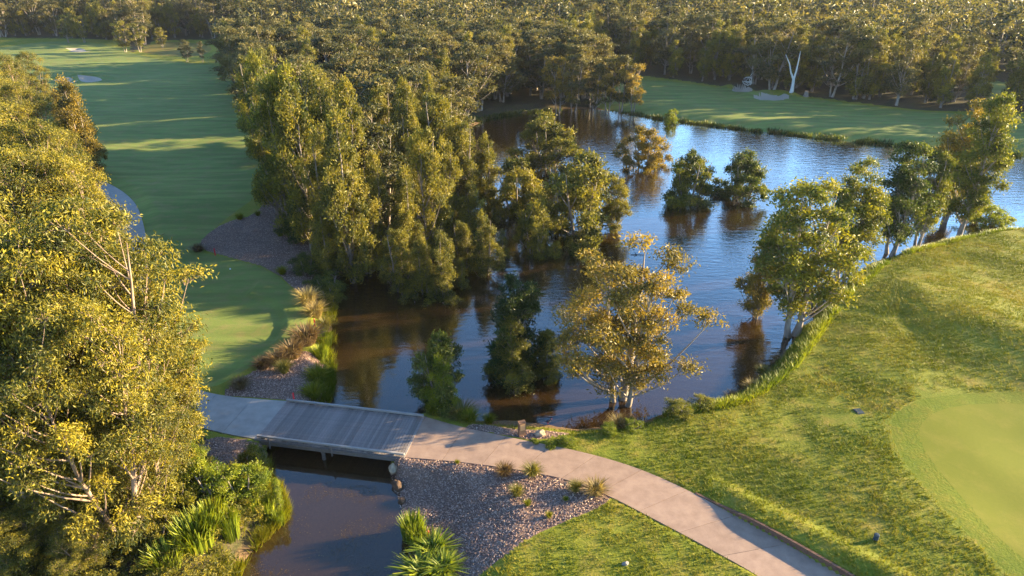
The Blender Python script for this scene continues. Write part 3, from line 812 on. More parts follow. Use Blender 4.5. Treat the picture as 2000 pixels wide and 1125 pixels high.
g = np.random.default_rng(5)
for i, (x, y) in enumerate(pw_[:260]):
    nearf = y < 105
    if nearf and g.uniform() < .75:
        COLT[i % 4].put('she_oak_tree', x, y, g.uniform(12, 16.5), 'slender golden-green she-oak packed inside the wood between fairway and lake', 'tree', 'she-oaks inside the wood', wide=g.uniform(.9, 1.2))
    elif g.uniform() < .25:
        FCOL[i % 3].put('she_oak_tree', x, y, g.uniform(11, 15), 'upright olive she-oak among the spreading gums of the wood', 'tree', 'she-oaks among the gums', wide=g.uniform(.9, 1.2))
    else:
        FAR[i % 4].put('gum_tree', x, y, g.uniform(11, 15), 'spreading olive gum with visible pale limbs in the canopy behind the lake', 'tree', 'gums in the canopy behind the lake', wide=g.uniform(.95, 1.3))

# trees left of the fairway ---------------------------------------------------------------------
left = [(105, 405, 18.5, 0, .9), (-70, 408, 18, 1, .95), (205, 492, 15.0, 2, .72), (20, 470, 17, 2, .95), (255, 600, 12.5, 0, .82), (110, 600, 15, 1, .85), (-120, 560, 16, 0, 1.0), (0, 640, 13, 2, .9), (215, 720, 10.5, 1, .8),
        (95, 310, 16, 1, .8), (20, 290, 17, 0, .9), (-70, 300, 17, 2, 1.0), (135, 352, 14, 2, .7), (55, 240, 16, 0, .8), (-15, 215, 17, 1, .9), (-90, 215, 16, 2, 1.0),
        (115, 262, 12, 2, .7), (30, 168, 14, 1, .8), (-35, 150, 15, 0, .9), (5, 105, 14, 2, .85), (48, 100, 13, 0, .75), (-60, 110, 15, 1, .9)]
for i, (a, b, h, k, w) in enumerate(left):
    x, y = TOP(a, b, h)
    dist = math.hypot(x, y)
    near = ['tallest yellow-tipped gum of the creek group, its crown above the path bend', 'tall gum at the outer end of the creek group, half out of view', 'yellow-tipped gum whose crown meets the path bend behind the tee',
            'broad gum filling the back of the creek group', 'gum whose crown hangs over the tee and pale path', 'many-stemmed gum with exposed pinkish trunks in the creek group', 'outermost gum of the creek group',
            'lower gum with dull olive crown under the taller creek gums', 'small gum leaning over the creek bank toward the bridge']
    lab = near[i] if i < 9 else 'leafy olive gum lining the path beside the fairway' if dist < 90 else 'dense gum at the far end of the row beside the fairway'
    GUM[k].put('gum_tree', x, y, h, lab, 'tree', 'gums beside the creek' if i < 9 else 'gums lining the fairway path' if dist < 90 else 'gums at the far end of the row', wide=w)
    occupied.append((x, y))
for a, b, h, lab in [(122, 148, 15, 'feathery golden she-oak poking above the gums beside the bunker'), (105, 175, 11, 'shorter feathery she-oak crowding the golden one beside the bunker'), (160, 222, 9, 'reddish-brown low tree under the feathery she-oak')]:
    x, y = TOP(a, b, h); COLT[1].mats(LM['gold']).put('she_oak_tree', x, y, h, lab, 'tree', wide=1.2); occupied.append((x, y))

# far woods: single trees along the edges, a joined mass behind ----------------------------------
pts = np.vstack([poisson(WOOD_R, 7.2, 21), poisson(WOOD_F, 7.2, 22)])
pts = pts[(pts[:, 1] > 95) & (pts[:, 1] < 415)]
ok = np.ones(len(pts), bool)
for q, mgn in ((LAKE, 6), (FAIR_R, 1.0), (FAIR_L, 1.0), (FAIR_B, 2.0), (WOOD, .5), (MARSH, 1.0)):
    ok &= sdf(q, pts[:, 0], pts[:, 1], 12) > mgn
pts = lanes(pts[ok], 70)
inview = np.abs(pts[:, 0]) < .78 * pts[:, 1] + 6
edge = np.minimum(np.minimum(np.abs(sdf(FAIR_R, pts[:, 0], pts[:, 1], 60)), np.abs(sdf(FAIR_L, pts[:, 0], pts[:, 1], 60))), np.abs(sdf(WOOD, pts[:, 0], pts[:, 1], 40)) + 8)
score = edge + .12 * pts[:, 1] + np.where(inview, 0, 1e4)
order = np.argsort(score)
single = order[:240]
g = np.random.default_rng(9)
cnt = [0, 0]
for i in single:
    x, y = pts[i]
    r_side = sdf(WOOD_R, np.array([x]), np.array([y]), 5)[0] < 0
    if g.uniform() < .5 and cnt[0] < 290:
        cnt[0] += 1
        FAR[i % 4].put('gum_tree', x, y, g.uniform(10.5, 17.5), 'tall gum at the edge of the far wood behind the shaded fairway' if r_side else 'tall gum at the edge of the far wood closing off the long fairway', 'tree', 'gums of the far wood' if r_side else 'gums closing the long fairway', wide=g.uniform(.9, 1.2))
    else:
        FCOL[i % 3].put('she_oak_tree', x, y, g.uniform(10, 15), 'dark slender she-oak at the edge of the far wood behind the shaded fairway' if r_side else 'dark slender she-oak at the edge of the far wood closing off the long fairway', 'tree', 'she-oaks of the far wood' if r_side else 'she-oaks closing the long fairway', wide=g.uniform(.9, 1.25))
rest = order[240:]
mass, mtr = MB(), MB()
low_protos = []
for k in range(5):
    q = make_tree(200 + k, 13, far_env if k < 3 else [(.1, 1.4), (.4, 2.1), (.7, 1.7), (1.0, .4)], stems=1, r0=.2, nclump=14, cr=1.65, csq=(1, 1, .65 if k < 3 else 1.4), subs=5, lps=3, leaf=(1.1, .5), droop=.1, branch_k=3, tint=(.48, .2, .15, .15), lop=.35)
    low_protos.append((np.vstack(q[1].v), np.vstack(q[1].p[4]), np.concatenate(q[1].t)))
rest = np.concatenate([rest, len(pts) + np.arange(len(wood_rest))]); pts = np.vstack([pts, wood_rest])
keep = rest[(np.abs(pts[rest, 0]) < .8 * pts[rest, 1] + 45)]
for i in keep:
    x, y = pts[i]
    V, F, T = low_protos[i % 5]
    a = g.uniform(0, 6.28); k = g.choice([.8, .95, 1.1, 1.25, 1.6], p=[.2, .3, .25, .15, .1]) * g.uniform(.92, 1.08); c_, s_ = math.cos(a), math.sin(a)
    W = np.stack([V[:, 0] * c_ - V[:, 1] * s_, V[:, 0] * s_ + V[:, 1] * c_, V[:, 2]], 1) * k * np.array([1.1, 1.1, 1]) + (x, y, 0)
    mass.add(W, F, np.clip(T + g.normal(0, .2), 0, 1))
    t_, f_ = tube([(x, y, -1), (x + g.normal(0, .3), y, 5 * k), (x + g.normal(0, .6), y, 11 * k)], [.22, .16, .05], 4)
    mtr.add(t_, f_)
zz = zt(pts[keep, 0], pts[keep, 1])
for j in range(len(keep)):
    mass.v[j][:, 2] += zz[j]; mtr.v[j][:, 2] += zz[j]
o = mass.obj('far_woodland', LM['far'])
tag(o, 'distant grey-green bushland canopy rising to the top of the view', 'woodland', kind='stuff')
o2 = mtr.obj('far_trunks', BM['paper'], o); o2["kind"] = 'stuff'
print('trees', len(pw_), len(single), len(keep), 'mass tris', 2 * sum(len(f) for f in mass.p[4]))

# ------------------------------------------------------------------ tussocks, reeds, shrubs and ground cover
def blades(g, n, base, h, w, arch, spread, upright=.4, nseg=2):
    """n arched blades rooted near base; returns V, F"""
    th = g.uniform(0, 6.28, n); r = spread * np.sqrt(g.uniform(0, 1, n))
    out = np.stack([np.cos(th), np.sin(th), np.zeros(n)], 1)
    side = np.stack([-np.sin(th), np.cos(th), np.zeros(n)], 1) + g.normal(0, .3, (n, 3))
    H_ = h * g.uniform(.55, 1.1, n)[:, None]; A = arch * h * g.uniform(.2, 1.1, n)[:, None]
    root = base + out * r[:, None]
    up = np.array([0, 0, 1.0])
    p1 = root + up * H_ * .6 + out * A * .3
    p2 = root + up * H_ * (1 - .35 * A / h) + out * A
    w1 = side * w / 2
    V = np.stack([root - w1 * .7, root + w1 * .7, p1 - w1, p1 + w1, p2 - w1 * .15, p2 + w1 * .15], 1).reshape(-1, 3)
    k = np.arange(n)[:, None] * 6
    F = np.vstack([k + np.array([0, 1, 3, 2]), k + np.array([2, 3, 5, 4])])
    return V, F
def tuft_mesh(seed, n, h, w, arch, spread, mat, tint=.5):
    g = np.random.default_rng(seed)
    mb = MB(); V, F = blades(g, n, np.zeros((n, 3)) - (0, 0, .05), h, w, arch, spread)
    mb.add(V, F, np.repeat(np.clip(tint + g.normal(0, .22, n), 0, 1), 6))
    return mb.mesh('tussock', mat)
TUFT = {}
for nm, (mat, n, w, arch, spr) in dict(tussock=('rush', 420, .022, .75, .22), straw=('straw', 420, .022, .8, .25), brown=('brown', 420, .024, .7, .3), reed=('lime', 320, .03, .25, .35), strap=('lime', 260, .06, .95, .25), green=('grass', 340, .024, .6, .25)).items():
    TUFT[nm] = [tuft_mesh(300 + k + len(TUFT) * 10, n, 1.0, w, arch, spr, LM[mat]) for k in range(2)]
def tuft(kind, px, py, h, label, wide=1.0, zb=0.0, name='grass_tussock', cat='grass tussock', group=None):
    x, y = P(px, py, zb); 
    o = bpy.data.objects.new(name, TUFT[kind][int(px) % 2])
    o.location = (x, y, max(zt(x, y), WL - .3)); o.rotation_euler = (0, 0, R0.uniform(0, 6.28)); o.scale = (h * wide, h * wide, h)
    link(o); return tag(o, label, cat, group)
for a in [
    ('tussock', 902, 812, 1.5, 'large purple-tipped tussock at the bridge end beside the lime sapling', 1.25, -.3),
    ('green', 918, 822, 1.1, 'green rush clump in front of the purple-tipped tussock', 1.2, -.2),
    ('green', 850, 812, 1.0, 'dense green rush at the end of the bridge rail', 1.3, -.4),
    ('green', 955, 815, .85, 'small pale green tussock at the lake edge beside the mulch strip', 1.1, -.5),
    ('straw', 1208, 828, 1.1, 'dry straw tussock at the foot of the lone paperbark', 1.1, -.5),
    ('brown', 985, 926, .8, 'brown tussock shading the mulch against the path', 1.2, 0),
    ('tussock', 1040, 927, .9, 'tan tussock beside the path, bigger of the shaded pair', 1.1, 0),
    ('tussock', 1124, 958, .75, 'olive tussock next to the thick round one by the path', 1.1, 0),
    ('straw', 1163, 964, 1.0, 'thick round straw tussock where mulch meets path and lawn', 1.2, 0),
    ('tussock', 1009, 972, .85, 'olive tussock in the middle of the mulch bed', .9, -.2),
    ('green', 1105, 980, .3, 'tiny green sprout in the mulch behind the round tussock', 1.2, -.1),
    ('green', 1030, 992, .45, 'small green weed in the mulch below the olive tussock', 1.0, -.2),
    ('green', 1072, 1015, .4, 'small green weed at the lawn edge of the mulch', 1.1, -.2),
    ('green', 893, 905, .28, 'tiny grass sprout at the mulch edge by the path slab', 1.2, 0),
    ('strap', 845, 1075, 1.25, 'upper strap-leaved clump of bright yellow-green at the creek bank', 1.25, -.6),
    ('strap', 825, 1118, 1.3, 'lower strap-leaved clump of bright yellow-green at the creek bank', 1.35, -.6),
    ('strap', 865, 1110, 1.1, 'strap-leaved clump on the mulch side of the creek bank', 1.2, -.5),
    ('reed', 806, 1042, 1.6, 'upright lime reeds at the mulch-side water edge', 1.1, -.9),
    ('reed', 818, 1060, 1.4, 'lime reeds in front of the strap-leaved clumps', 1.0, -.9),
    ('straw', 603, 600, 1.9, 'tall straw-coloured pampas tussock beside the tee', 1.0, -.2),
    ('straw', 618, 622, 1.7, 'second straw tussock between the tee and the water', 1.0, -.4),
    ('tussock', 636, 640, 1.2, 'olive sedge below the straw tussocks at the water', 1.2, -.8),
    ('brown', 600, 672, 1.8, 'bushy russet tussock between tee and mulch', 1.3, -.1),
    ('brown', 572, 698, 1.5, 'russet tussock shading the mulch beside the tee', 1.3, 0),
    ('brown', 545, 712, 1.2, 'dark russet tussock at the lawn corner above the path', 1.3, 0),
    ('brown', 515, 722, 1.0, 'low dark tussock at the lawn edge above the path', 1.3, 0),
    ('tussock', 556, 728, 1.2, 'olive tussock in the mulch above the bridge', 1.0, 0),
    ('brown', 470, 758, .8, 'dark wiry tussock where lawn meets the pale path', 1.6, 0),
    ('reed', 628, 700, 1.3, 'yellow-green reeds lit by the sun at the bridge inlet', 1.3, -.9),
    ('reed', 634, 672, 1.4, 'bright yellow reeds below the russet tussock', 1.3, -.9),
    ('green', 622, 745, 1.3, 'shaded green sedge at the inlet above the bridge', 1.4, -.7),
    ('green', 612, 775, 1.2, 'shaded green sedge touching the bridge rail', 1.4, -.6),
    ('reed', 392, 1085, 1.9, 'large stand of lime reeds in the creek shallows', 1.5, -.9),
    ('reed', 420, 1050, 1.8, 'stand of lime reeds behind the largest one', 1.3, -.8),
    ('reed', 456, 1062, 2.0, 'narrow lime reed clump rising from brown mud', .7, -1),
    ('reed', 524, 1008, 1.5, 'lime reeds at the tip of the creek spit', .9, -1),
    ('reed', 497, 1010, 1.5, 'lime reeds in the middle of the creek spit', .9, -.9),
    ('reed', 545, 1020, 1.0, 'low lime reeds ending the creek spit', .9, -1),
    ('reed', 330, 1118, 1.5, 'lime grass clump at the foot of the undergrowth', 1.5, -.4),
    ('brown', 248, 1045, 1.3, 'dry russet grass fan beneath the gums', 1.4, 0),
    ('straw', 1470, 755, .9, 'pale tussock on the bank above the shallow cove', 1.2, -.4),
    ('brown', 1432, 778, .9, 'brown tussock in the shallow cove', 1.2, -.8),
    ('tussock', 1492, 722, .9, 'olive tussock at the water below the tall bank paperbark', 1.1, -.6),
    ('brown', 388, 492, .9, 'dark tussock at the point of the shaded mulch bed', 1.5, 0), ('green', 470, 432, .8, 'dark green tussock on the fairway rim of the shaded mulch', 1.4, 0),
    ('green', 548, 462, 1.0, 'dark tussock in the middle of the shaded mulch bed', 1.1, 0), ('green', 552, 535, .9, 'dark tussock in the shaded mulch near the tee', 1.3, 0),
    ('green', 505, 425, .7, 'small dark tussock near the wood on the shaded mulch', 1.2, 0)]:
    tuft(*a)

def shrub(pr, px, py, h, label, wide=1.0, zb=0.0, name='shrub', cat='shrub', group=None):
    x, y = P(px, py, zb); return pr.put(name, x, y, h, label, cat, group, wide=wide)
LIME, DKB, GRB, RUSH = BUSH, [b.mats(LM['dark']) for b in BUSH], [b.mats(LM['paper']) for b in BUSH], [b.mats(LM['gum']) for b in BUSH]
for a in [
    (GRB[0], 500, 915, 2.0, 'bushy olive shrub at the corner under the bridge', .75, -.6), (LIME[1], 430, 985, 2.6, 'big bright yellow-green bush beside the creek', 1.0, -.3), (LIME[2], 480, 990, 2.4, 'second bright yellow-green bush nearer the creek spit', 1.0, -.6),
    (LIME[0], 375, 960, 2.2, 'feathery lime shrub under the thin sapling', 1.1, 0), (GRB[1], 340, 1000, 2.4, 'olive feathery shrub between gums and lime bushes', 1.1, 0), (RUSH[2], 310, 1060, 1.8, 'tangled olive shrub beside the russet grass fan', 1.2, 0),
    (GRB[0], 1322, 815, .9, 'low yellow-green thicket on the beach bank', 2.0, -.4), (GRB[2], 1375, 800, .9, 'low yellow-green thicket beside the shallow cove', 1.8, -.5), (LIME[1], 1240, 838, .6, 'lush low green plants behind the straw tussock', 2.2, -.2),
    (LIME[2], 1190, 846, .5, 'lush green groundcover at the end of the little beach', 2.4, -.1), (LIME[0], 1105, 866, .45, 'bright leafy weeds beside the boulder and path', 2.2, 0), (LIME[1], 1075, 868, .4, 'bright leafy weeds touching the path edge', 2.0, 0),
    (LIME[2], 1045, 864, .3, 'small weed between the post and the boulder', 1.6, 0),
    (DKB[0], 600, 540, 2.2, 'dark shrub at the shaded corner of the wood', 1.2, -.2), (DKB[1], 640, 565, 2.4, 'dark green shrub leaning over the shaded inlet', 1.3, -.6), (GRB[2], 650, 590, 1.8, 'green shrub at the shaded water edge beside the straw tussocks', 1.2, -.9),
    (DKB[2], 585, 470, 3.0, 'dark understorey bush between the she-oaks and mulch', 1.2, 0), (RUSH[1], 800, 585, 2.4, 'grey-brown flooded shrub below the front she-oaks', 1.1, WL), (RUSH[0], 880, 588, 2.2, 'tan flooded shrub at the point of the wood', 1.1, WL),
    (RUSH[2], 840, 590, 1.8, 'low flooded shrub between the two front she-oaks', 1.3, WL), (GRB[1], 1390, 390, 1.6, 'bushy skirt of leaves between the grey and dark lake trees', 1.0, WL), (GRB[0], 1595, 592, 1.3, 'small leafy shrub on the bank between the tall paperbarks', .8, -.6)]:
    shrub(*a)
put(PAP[2].mats(LM['lime']), 'gum_sapling', 398, 935, 848, 'thin-stemmed young gum with bright leaves beside the path', zb=0, wide=.7, hmul=.9)
put(PAP[1].mats(LM['lime']), 'gum_sapling', 548, 1000, 936, 'tiny upright sapling on the tip of the creek spit', zb=-1, wide=.6)
put(PAP[0].mats(LM['paper']), 'gum_sapling', 1698 + 215, 402, 360, 'tiny sapling behind the rounded bush in the water', zb=WL, wide=.6)
for i, (a, b, h, w) in enumerate([(60, 1010, 7, 1.3), (-30, 1060, 6, 1.4), (130, 1070, 4.5, 1.4), (220, 960, 6.5, 1.1), (300, 900, 6, 1.1), (90, 930, 7, 1.2), (10, 900, 8, 1.2), (330, 850, 6, 1.0), (180, 1110, 3.5, 1.5), (40, 1115, 4, 1.5)]):
    x, y = P(a, b)
    GUM[i % 3].put('gum_sapling', x, y, h, 'bushy young gum filling the understorey beneath the creek gums', 'tree', 'young gums beneath the creek gums', wide=w)

# undergrowth below the creek gums: one tangled mass
g = np.random.default_rng(44)
bv, bf, bt = [], [], []
for k in range(4):
    q = make_tree(400 + k, 1.6, [(.02, .8), (.3, 1.1), (.7, .8), (1, .3)], stems=3, spread=.6, r0=.02, nclump=22, cr=.36, subs=5, lps=8, leaf=(.2, .055), droop=.1, up=.2, tint=(.45, .2, .15, .2), branch_k=3)
    bv.append(np.vstack(q[1].v)); bf.append(np.vstack(q[1].p[4])); bt.append(np.concatenate(q[1].t))
UG = PL([(-250, 1000), (-150, 800), (100, 760), (330, 830), (400, 870), (425, 935), (505, 935), (535, 985), (525, 1030), (470, 1085), (445, 1130), (420, 1300), (-300, 1300)])
pu = poisson(UG, 1.45, 61); pu = pu[zt(pu[:, 0], pu[:, 1]) > WL + .15]
mb = MB()
for i, (x, y) in enumerate(pu):
    k = g.integers(4); a = g.uniform(0, 6.28); c_, s_ = math.cos(a), math.sin(a); sc_ = g.uniform(.6, 1.25)
    V = bv[k]; W = np.stack([V[:, 0] * c_ - V[:, 1] * s_, V[:, 0] * s_ + V[:, 1] * c_, V[:, 2] * g.uniform(.6, 1.2)], 1) * sc_ + (x, y, zt(x, y))
    mb.add(W, bf[k], np.clip(bt[k] + g.normal(0, .15), 0, 1))
tag(mb.obj('undergrowth', LM['gum']), 'tangled olive and russet undergrowth beneath the creek gums', 'undergrowth', kind='stuff')

# grass: short tufts of the rough, longer growth along the shore
def scatter_grass(name, pts_, h, w, mat, label, seed, arch=.5, nb=3, tint=.5, tvar=.2):
    g = np.random.default_rng(seed)
    n = len(pts_) * nb
    base = np.repeat(np.c_[pts_, zt(pts_[:, 0], pts_[:, 1])], nb, 0)
    hh_ = np.repeat(g.uniform(.5, 1.2, len(pts_)), nb)[:, None]
    d = unit(g.normal(size=(n, 3)) * np.array([1, 1, 0]))
    root = base + d * .04 * (h / .15) - (0, 0, .02)
    tip = root + np.array([0, 0, 1.0]) * h * hh_ + d * arch * h * hh_
    sd = np.stack([-d[:, 1], d[:, 0], d[:, 2]], 1) * w / 2
    V = np.stack([root - sd, root + sd, tip], 1).reshape(-1, 3)
    F = np.arange(n * 3).reshape(-1, 3)
    tt = np.repeat(np.clip(tint + np.repeat((vnoise(pts_[:, 0] / 3, pts_[:, 1] / 3, 77) - .5) * .7 + g.normal(0, tvar, len(pts_)), nb), 0, 1), 3)
    mb = MB(); mb.add(V, F, tt)
    return tag(mb.obj(name, mat), label, 'grass', kind='stuff')
g = np.random.default_rng(50)
c = np.stack([g.uniform(-8, 78, 380000), g.uniform(22, 90, 380000)], 1)
keepm = (np.abs(c[:, 0]) < .95 * c[:, 1] + 3) & (sdf(LAKE, c[:, 0], c[:, 1], 30) > .7) & (c[:, 0] > -4)
c = c[keepm]
for q in (PATH_R, COLLAR, MULCH['creek'], MULCH['lake']):
    c = c[sdf(q, c[:, 0], c[:, 1], 6) > .1]
dens = vnoise(c[:, 0] / 1.1, c[:, 1] / 1.1, 21) * .6 + vnoise(c[:, 0] / 4, c[:, 1] / 4, 22) * .6
c = c[dens + g.uniform(-.3, .3, len(c)) > .52]
scatter_grass('rough_grass', c, .17, .045, LM['grass'], 'short tufted yellow-green rough grass around the putting green', 51, arch=.9)
def along(px, z, n, w0, w1, seed, dmin=-.25):
    g = np.random.default_rng(seed)
    ln = resample(smooth_poly(PL(px, z), False, 2), 400)
    i = g.integers(0, 399, n); f = g.uniform(0, 1, (n, 1)); p = ln[i] * (1 - f) + ln[i + 1] * f
    a = g.uniform(0, 6.28, n); r = g.uniform(w0, w1, n)
    p = p + np.stack([np.cos(a), np.sin(a)], 1) * r[:, None]
    d = sdf(LAKE, p[:, 0], p[:, 1], 10)
    cl_ = vnoise(p[:, 0] / 1.3, p[:, 1] / 1.3, seed) * .7 + vnoise(p[:, 0] / 5, p[:, 1] / 5, seed + 1) * .5
    return p[(d > dmin) & (cl_ + g.uniform(-.12, .12, n) > .5)]
shore = [(2050, 445), (1940, 450), (1860, 467), (1790, 488), (1740, 500), (1690, 520), (1645, 560), (1605, 595), (1565, 640), (1530, 692), (1500, 722), (1440, 772), (1380, 792), (1290, 803)]
scatter_grass('shore_grass', along(shore, WL, 42000, .5, 2.2, 53, .55), .5, .06, LM['lime'], 'tall sunlit lime grass along the curved lake bank', 54, arch=.6, nb=4)
scatter_grass('shore_grass', along([(640, 792), (646, 740), (646, 690), (652, 625), (640, 575)], WL, 2600, 0, 1.2, 55), .7, .06, LM['grass'], 'dark green reedy growth along the inlet above the bridge', 56, arch=.5, nb=4)
scatter_grass('shore_grass', along([(925, 238), (1000, 224), (1090, 215), (1230, 222), (1300, 235), (1400, 248), (1500, 259), (1700, 281), (2000, 307)], WL, 5000, 0, 1.6, 57), .7, .14, LM['dark'], 'dark reedy fringe along the far shore below the fairway', 58, arch=.4, nb=4)
scatter_grass('shore_grass', along([(455, 1140), (480, 1085), (525, 1040), (560, 1010), (545, 965), (520, 915)], WL, 3500, 0, 1.6, 59), .6, .05, LM['grass'], 'grassy fringe along the creek under the lime bushes', 60, arch=.5, nb=4)

# mulch chips
M['chip'] = leaf_mat('wood_chip', (0.17, 0.10, 0.08), (0.38, 0.245, 0.19), (0.56, 0.41, 0.33), trans=0.0)
cp = []
for q in MULCH.values():
    lo, hi = q.min(0), q.max(0)
    n = int(min(26000, (hi[0] - lo[0]) * (hi[1] - lo[1]) * 130))
    p = g.uniform(lo, hi, (n, 2)); cp.append(p[sdf(q, p[:, 0], p[:, 1], 2) < -.03])
cp = np.vstack(cp); cp = cp[zt(cp[:, 0], cp[:, 1]) > WL - .05]
n = len(cp)
C3 = np.c_[cp, zt(cp[:, 0], cp[:, 1]) + .025]
V, F = leaf_quads(g, C3, .15, .06, np.c_[g.normal(size=(n, 2)), g.normal(0, .25, n)])
mb = MB(); mb.add(V, F, np.repeat(np.clip(g.normal(.5, .25, n), 0, 1), 4))
tag(mb.obj('wood_chips', M['chip']), 'pale pinkish wood chips scattered over the mulch beds', 'mulch', kind='stuff')

# ------------------------------------------------------------------ small things
M['red'] = plain_mat('red_paint', (0.55, 0.02, 0.03), (0.65, 0.03, 0.05), 5, .5, .1)
M['post'] = plain_mat('post_timber', (0.14, 0.07, 0.04), (0.26, 0.14, 0.08), 5, .85, .4, 5, (6, 6, 1))
M['sign'] = plain_mat('sign_copper', (0.40, 0.22, 0.10), (0.50, 0.29, 0.14), 4, .6, .1)
M['rock'] = plain_mat('sandstone', (0.28, 0.20, 0.13), (0.50, 0.38, 0.26), 2.5, .9, .6)
M['rock_g'] = plain_mat('grey_rock', (0.16, 0.14, 0.13), (0.30, 0.27, 0.25), 2.5, .9, .6)
M['mudrock'] = plain_mat('mud_rock', (0.06, 0.04, 0.03), (0.14, 0.09, 0.06), 2.5, .95, .6, spec=.1)
M['ball'] = plain_mat('white_ball', (0.75, 0.75, 0.75), (0.8, 0.8, 0.8), 30, .4, .1)
M['plastic'] = plain_mat('dark_plastic', (0.03, 0.045, 0.06), (0.05, 0.07, 0.09), 5, .8, .1, spec=.1)
M['feather'] = plain_mat('dark_feather', (0.015, 0.015, 0.022), (0.035, 0.035, 0.05), 12, .6, .2)
def lathe(prof, k=12):
    prof = np.array(prof, float); th = np.arange(k) * 2 * math.pi / k
    V = np.stack([prof[:, 0][:, None] * np.cos(th), prof[:, 0][:, None] * np.sin(th), np.repeat(prof[:, 1][:, None], k, 1)], -1).reshape(-1, 3)
    i = np.arange(len(prof) - 1)[:, None] * k; j = np.arange(k)[None]; j2 = (j + 1) % k
    return V, np.stack([i + j, i + j2, i + k + j2, i + k + j], -1).reshape(-1, 4)
for px, py, z, lab in [(575, 785, 0, 'red hazard stake at the corner of the bridge rail'), (421, 500, 0, 'red hazard stake at the point of the shaded mulch bed'), (480, 893, -.1, 'red hazard stake in the mulch behind the olive shrub'),
                       (836, 1040, -.35, 'red hazard stake behind the strap-leaved clumps'), (616, 642, -.3, 'red hazard stake between straw and russet tussocks')]:
    x, y = P(px, py, z); zz_ = zt(x, y)
    st_ = empty('hazard_stake', (x, y, zz_), .3, lab, 'stake', 'red hazard stakes')
    mb = MB(); mb.box((0, 0, .36), (.11, .11, .86)); mb.obj('shaft', M['red'], st_)
    mb = MB(); V, F = lathe([(.078, 0), (.06, .03), (.001, .06)], 4); mb.add(V + (0, 0, .79), F); mb.obj('cap', M['red'], st_)
x, y = P(1019, 850)
sp_ = empty('marker_post', (x, y, zt(x, y)), .35, 'square brown timber marker post with tan plaque beside the path', 'post')
mb = MB(); mb.box((0, 0, .5), (.46, .3, 1.2)); mb.obj('post', M['post'], sp_)
mb = MB(); mb.box((0, -.163, .78), (.34, .02, .5)); mb.obj('plaque', M['sign'], sp_)
mb = MB(); mb.box((0, 0, 1.13), (.52, .36, .05)); mb.obj('cap', M['post'], sp_)
def rock(px, py, z, r, sq, label, mat, name='boulder'):
    g = np.random.default_rng(int(px))
    x, y = P(px, py, z)
    me = bpy.data.meshes.new(name)
    import bmesh
    bm = bmesh.new(); bmesh.ops.create_icosphere(bm, subdivisions=3, radius=1)
    off = g.uniform(0, 50, 3)
    cuts = unit(g.normal(size=(9, 3))); cd = g.uniform(.55, .85, 9)
    for v in bm.verts:
        p = np.array(v.co)
        for n_, d_ in zip(cuts, cd):
            e = p @ n_ - d_
            if e > 0: p = p - n_ * e * .9
        p *= 1 + .08 * math.sin(p[0] * 7 + off[0]) * math.sin(p[1] * 6 + off[1])
        v.co = p * np.array(sq) * r
    bm.to_mesh(me); bm.free(); me.materials.append(mat)
    o = bpy.data.objects.new(name, me); o.location = (x, y, zt(x, y) + r * sq[2] * .35); o.rotation_euler = (0, 0, g.uniform(0, 6.28))
    link(o); return tag(o, label, 'rock')
rock(768, 912, -.5, .42, (1, .8, .9), 'pale sandstone boulder supporting the bridge corner', M['rock'])
rock(775, 945, -.8, .5, (1, .8, .8), 'darker boulder below the pale one at the bridge corner', M['mudrock'])
rock(784, 975, -.9, .3, (1, .9, .7), 'brown rock at the mulch-side water line of the creek', M['mudrock'])
rock(1056, 848, 0, .42, (1.2, .8, .7), 'tan sandstone boulder beside the marker post', M['rock'])
rock(1221, 1102, 0, .2, (1.1, .8, .7), 'small dark stone on the near lawn', M['rock_g'], 'stone')
for px, py, lab in [(450, 527, 'white ball tee marker lying on the shaded fairway'), (300, 541, 'white ball tee marker beside the gum crown and path')]:
    x, y = P(px, py); V, F = lathe([(.001, -.09)] + [(.09 * math.cos(a), .09 * math.sin(a)) for a in np.linspace(-1.3, 1.3, 8)] + [(.001, .09)], 14)
    mb = MB(); mb.add(V, F); o = mb.obj('tee_marker', M['ball'], smooth=True); o.location = (x, y, zt(x, y) + .08)
    tag(o, lab, 'tee marker')
x, y = P(1709, 1057, .3); z_ = zt(x, y)
bo = empty('distance_marker', (x, y, z_), 0, 'short dark bollard marker casting a long shadow on the rough', 'marker')
V, F = lathe([(.14, -.05), (.14, .3), (.125, .34)], 16); mb = MB(); mb.add(V, F); mb.obj('body', M['plastic'], bo, True)
V, F = lathe([(.15, .335), (.15, .37), (.12, .42), (.001, .44)], 16); mb = MB(); mb.add(V, F); mb.obj('cap', M['plastic'], bo)
x, y = P(1677, 806, .3); z_ = zt(x, y)
vb = empty('valve_box', (x, y, z_), .2, 'dark irrigation valve cover sunk in the rough beside the green', 'valve cover')
mb = MB(); mb.box((0, 0, -.02), (.55, .65, .1)); mb.obj('frame', M['plastic'], vb)
mb = MB(); mb.box((0, 0, .035), (.45, .55, .03)); mb.obj('lid', M['plastic'], vb)

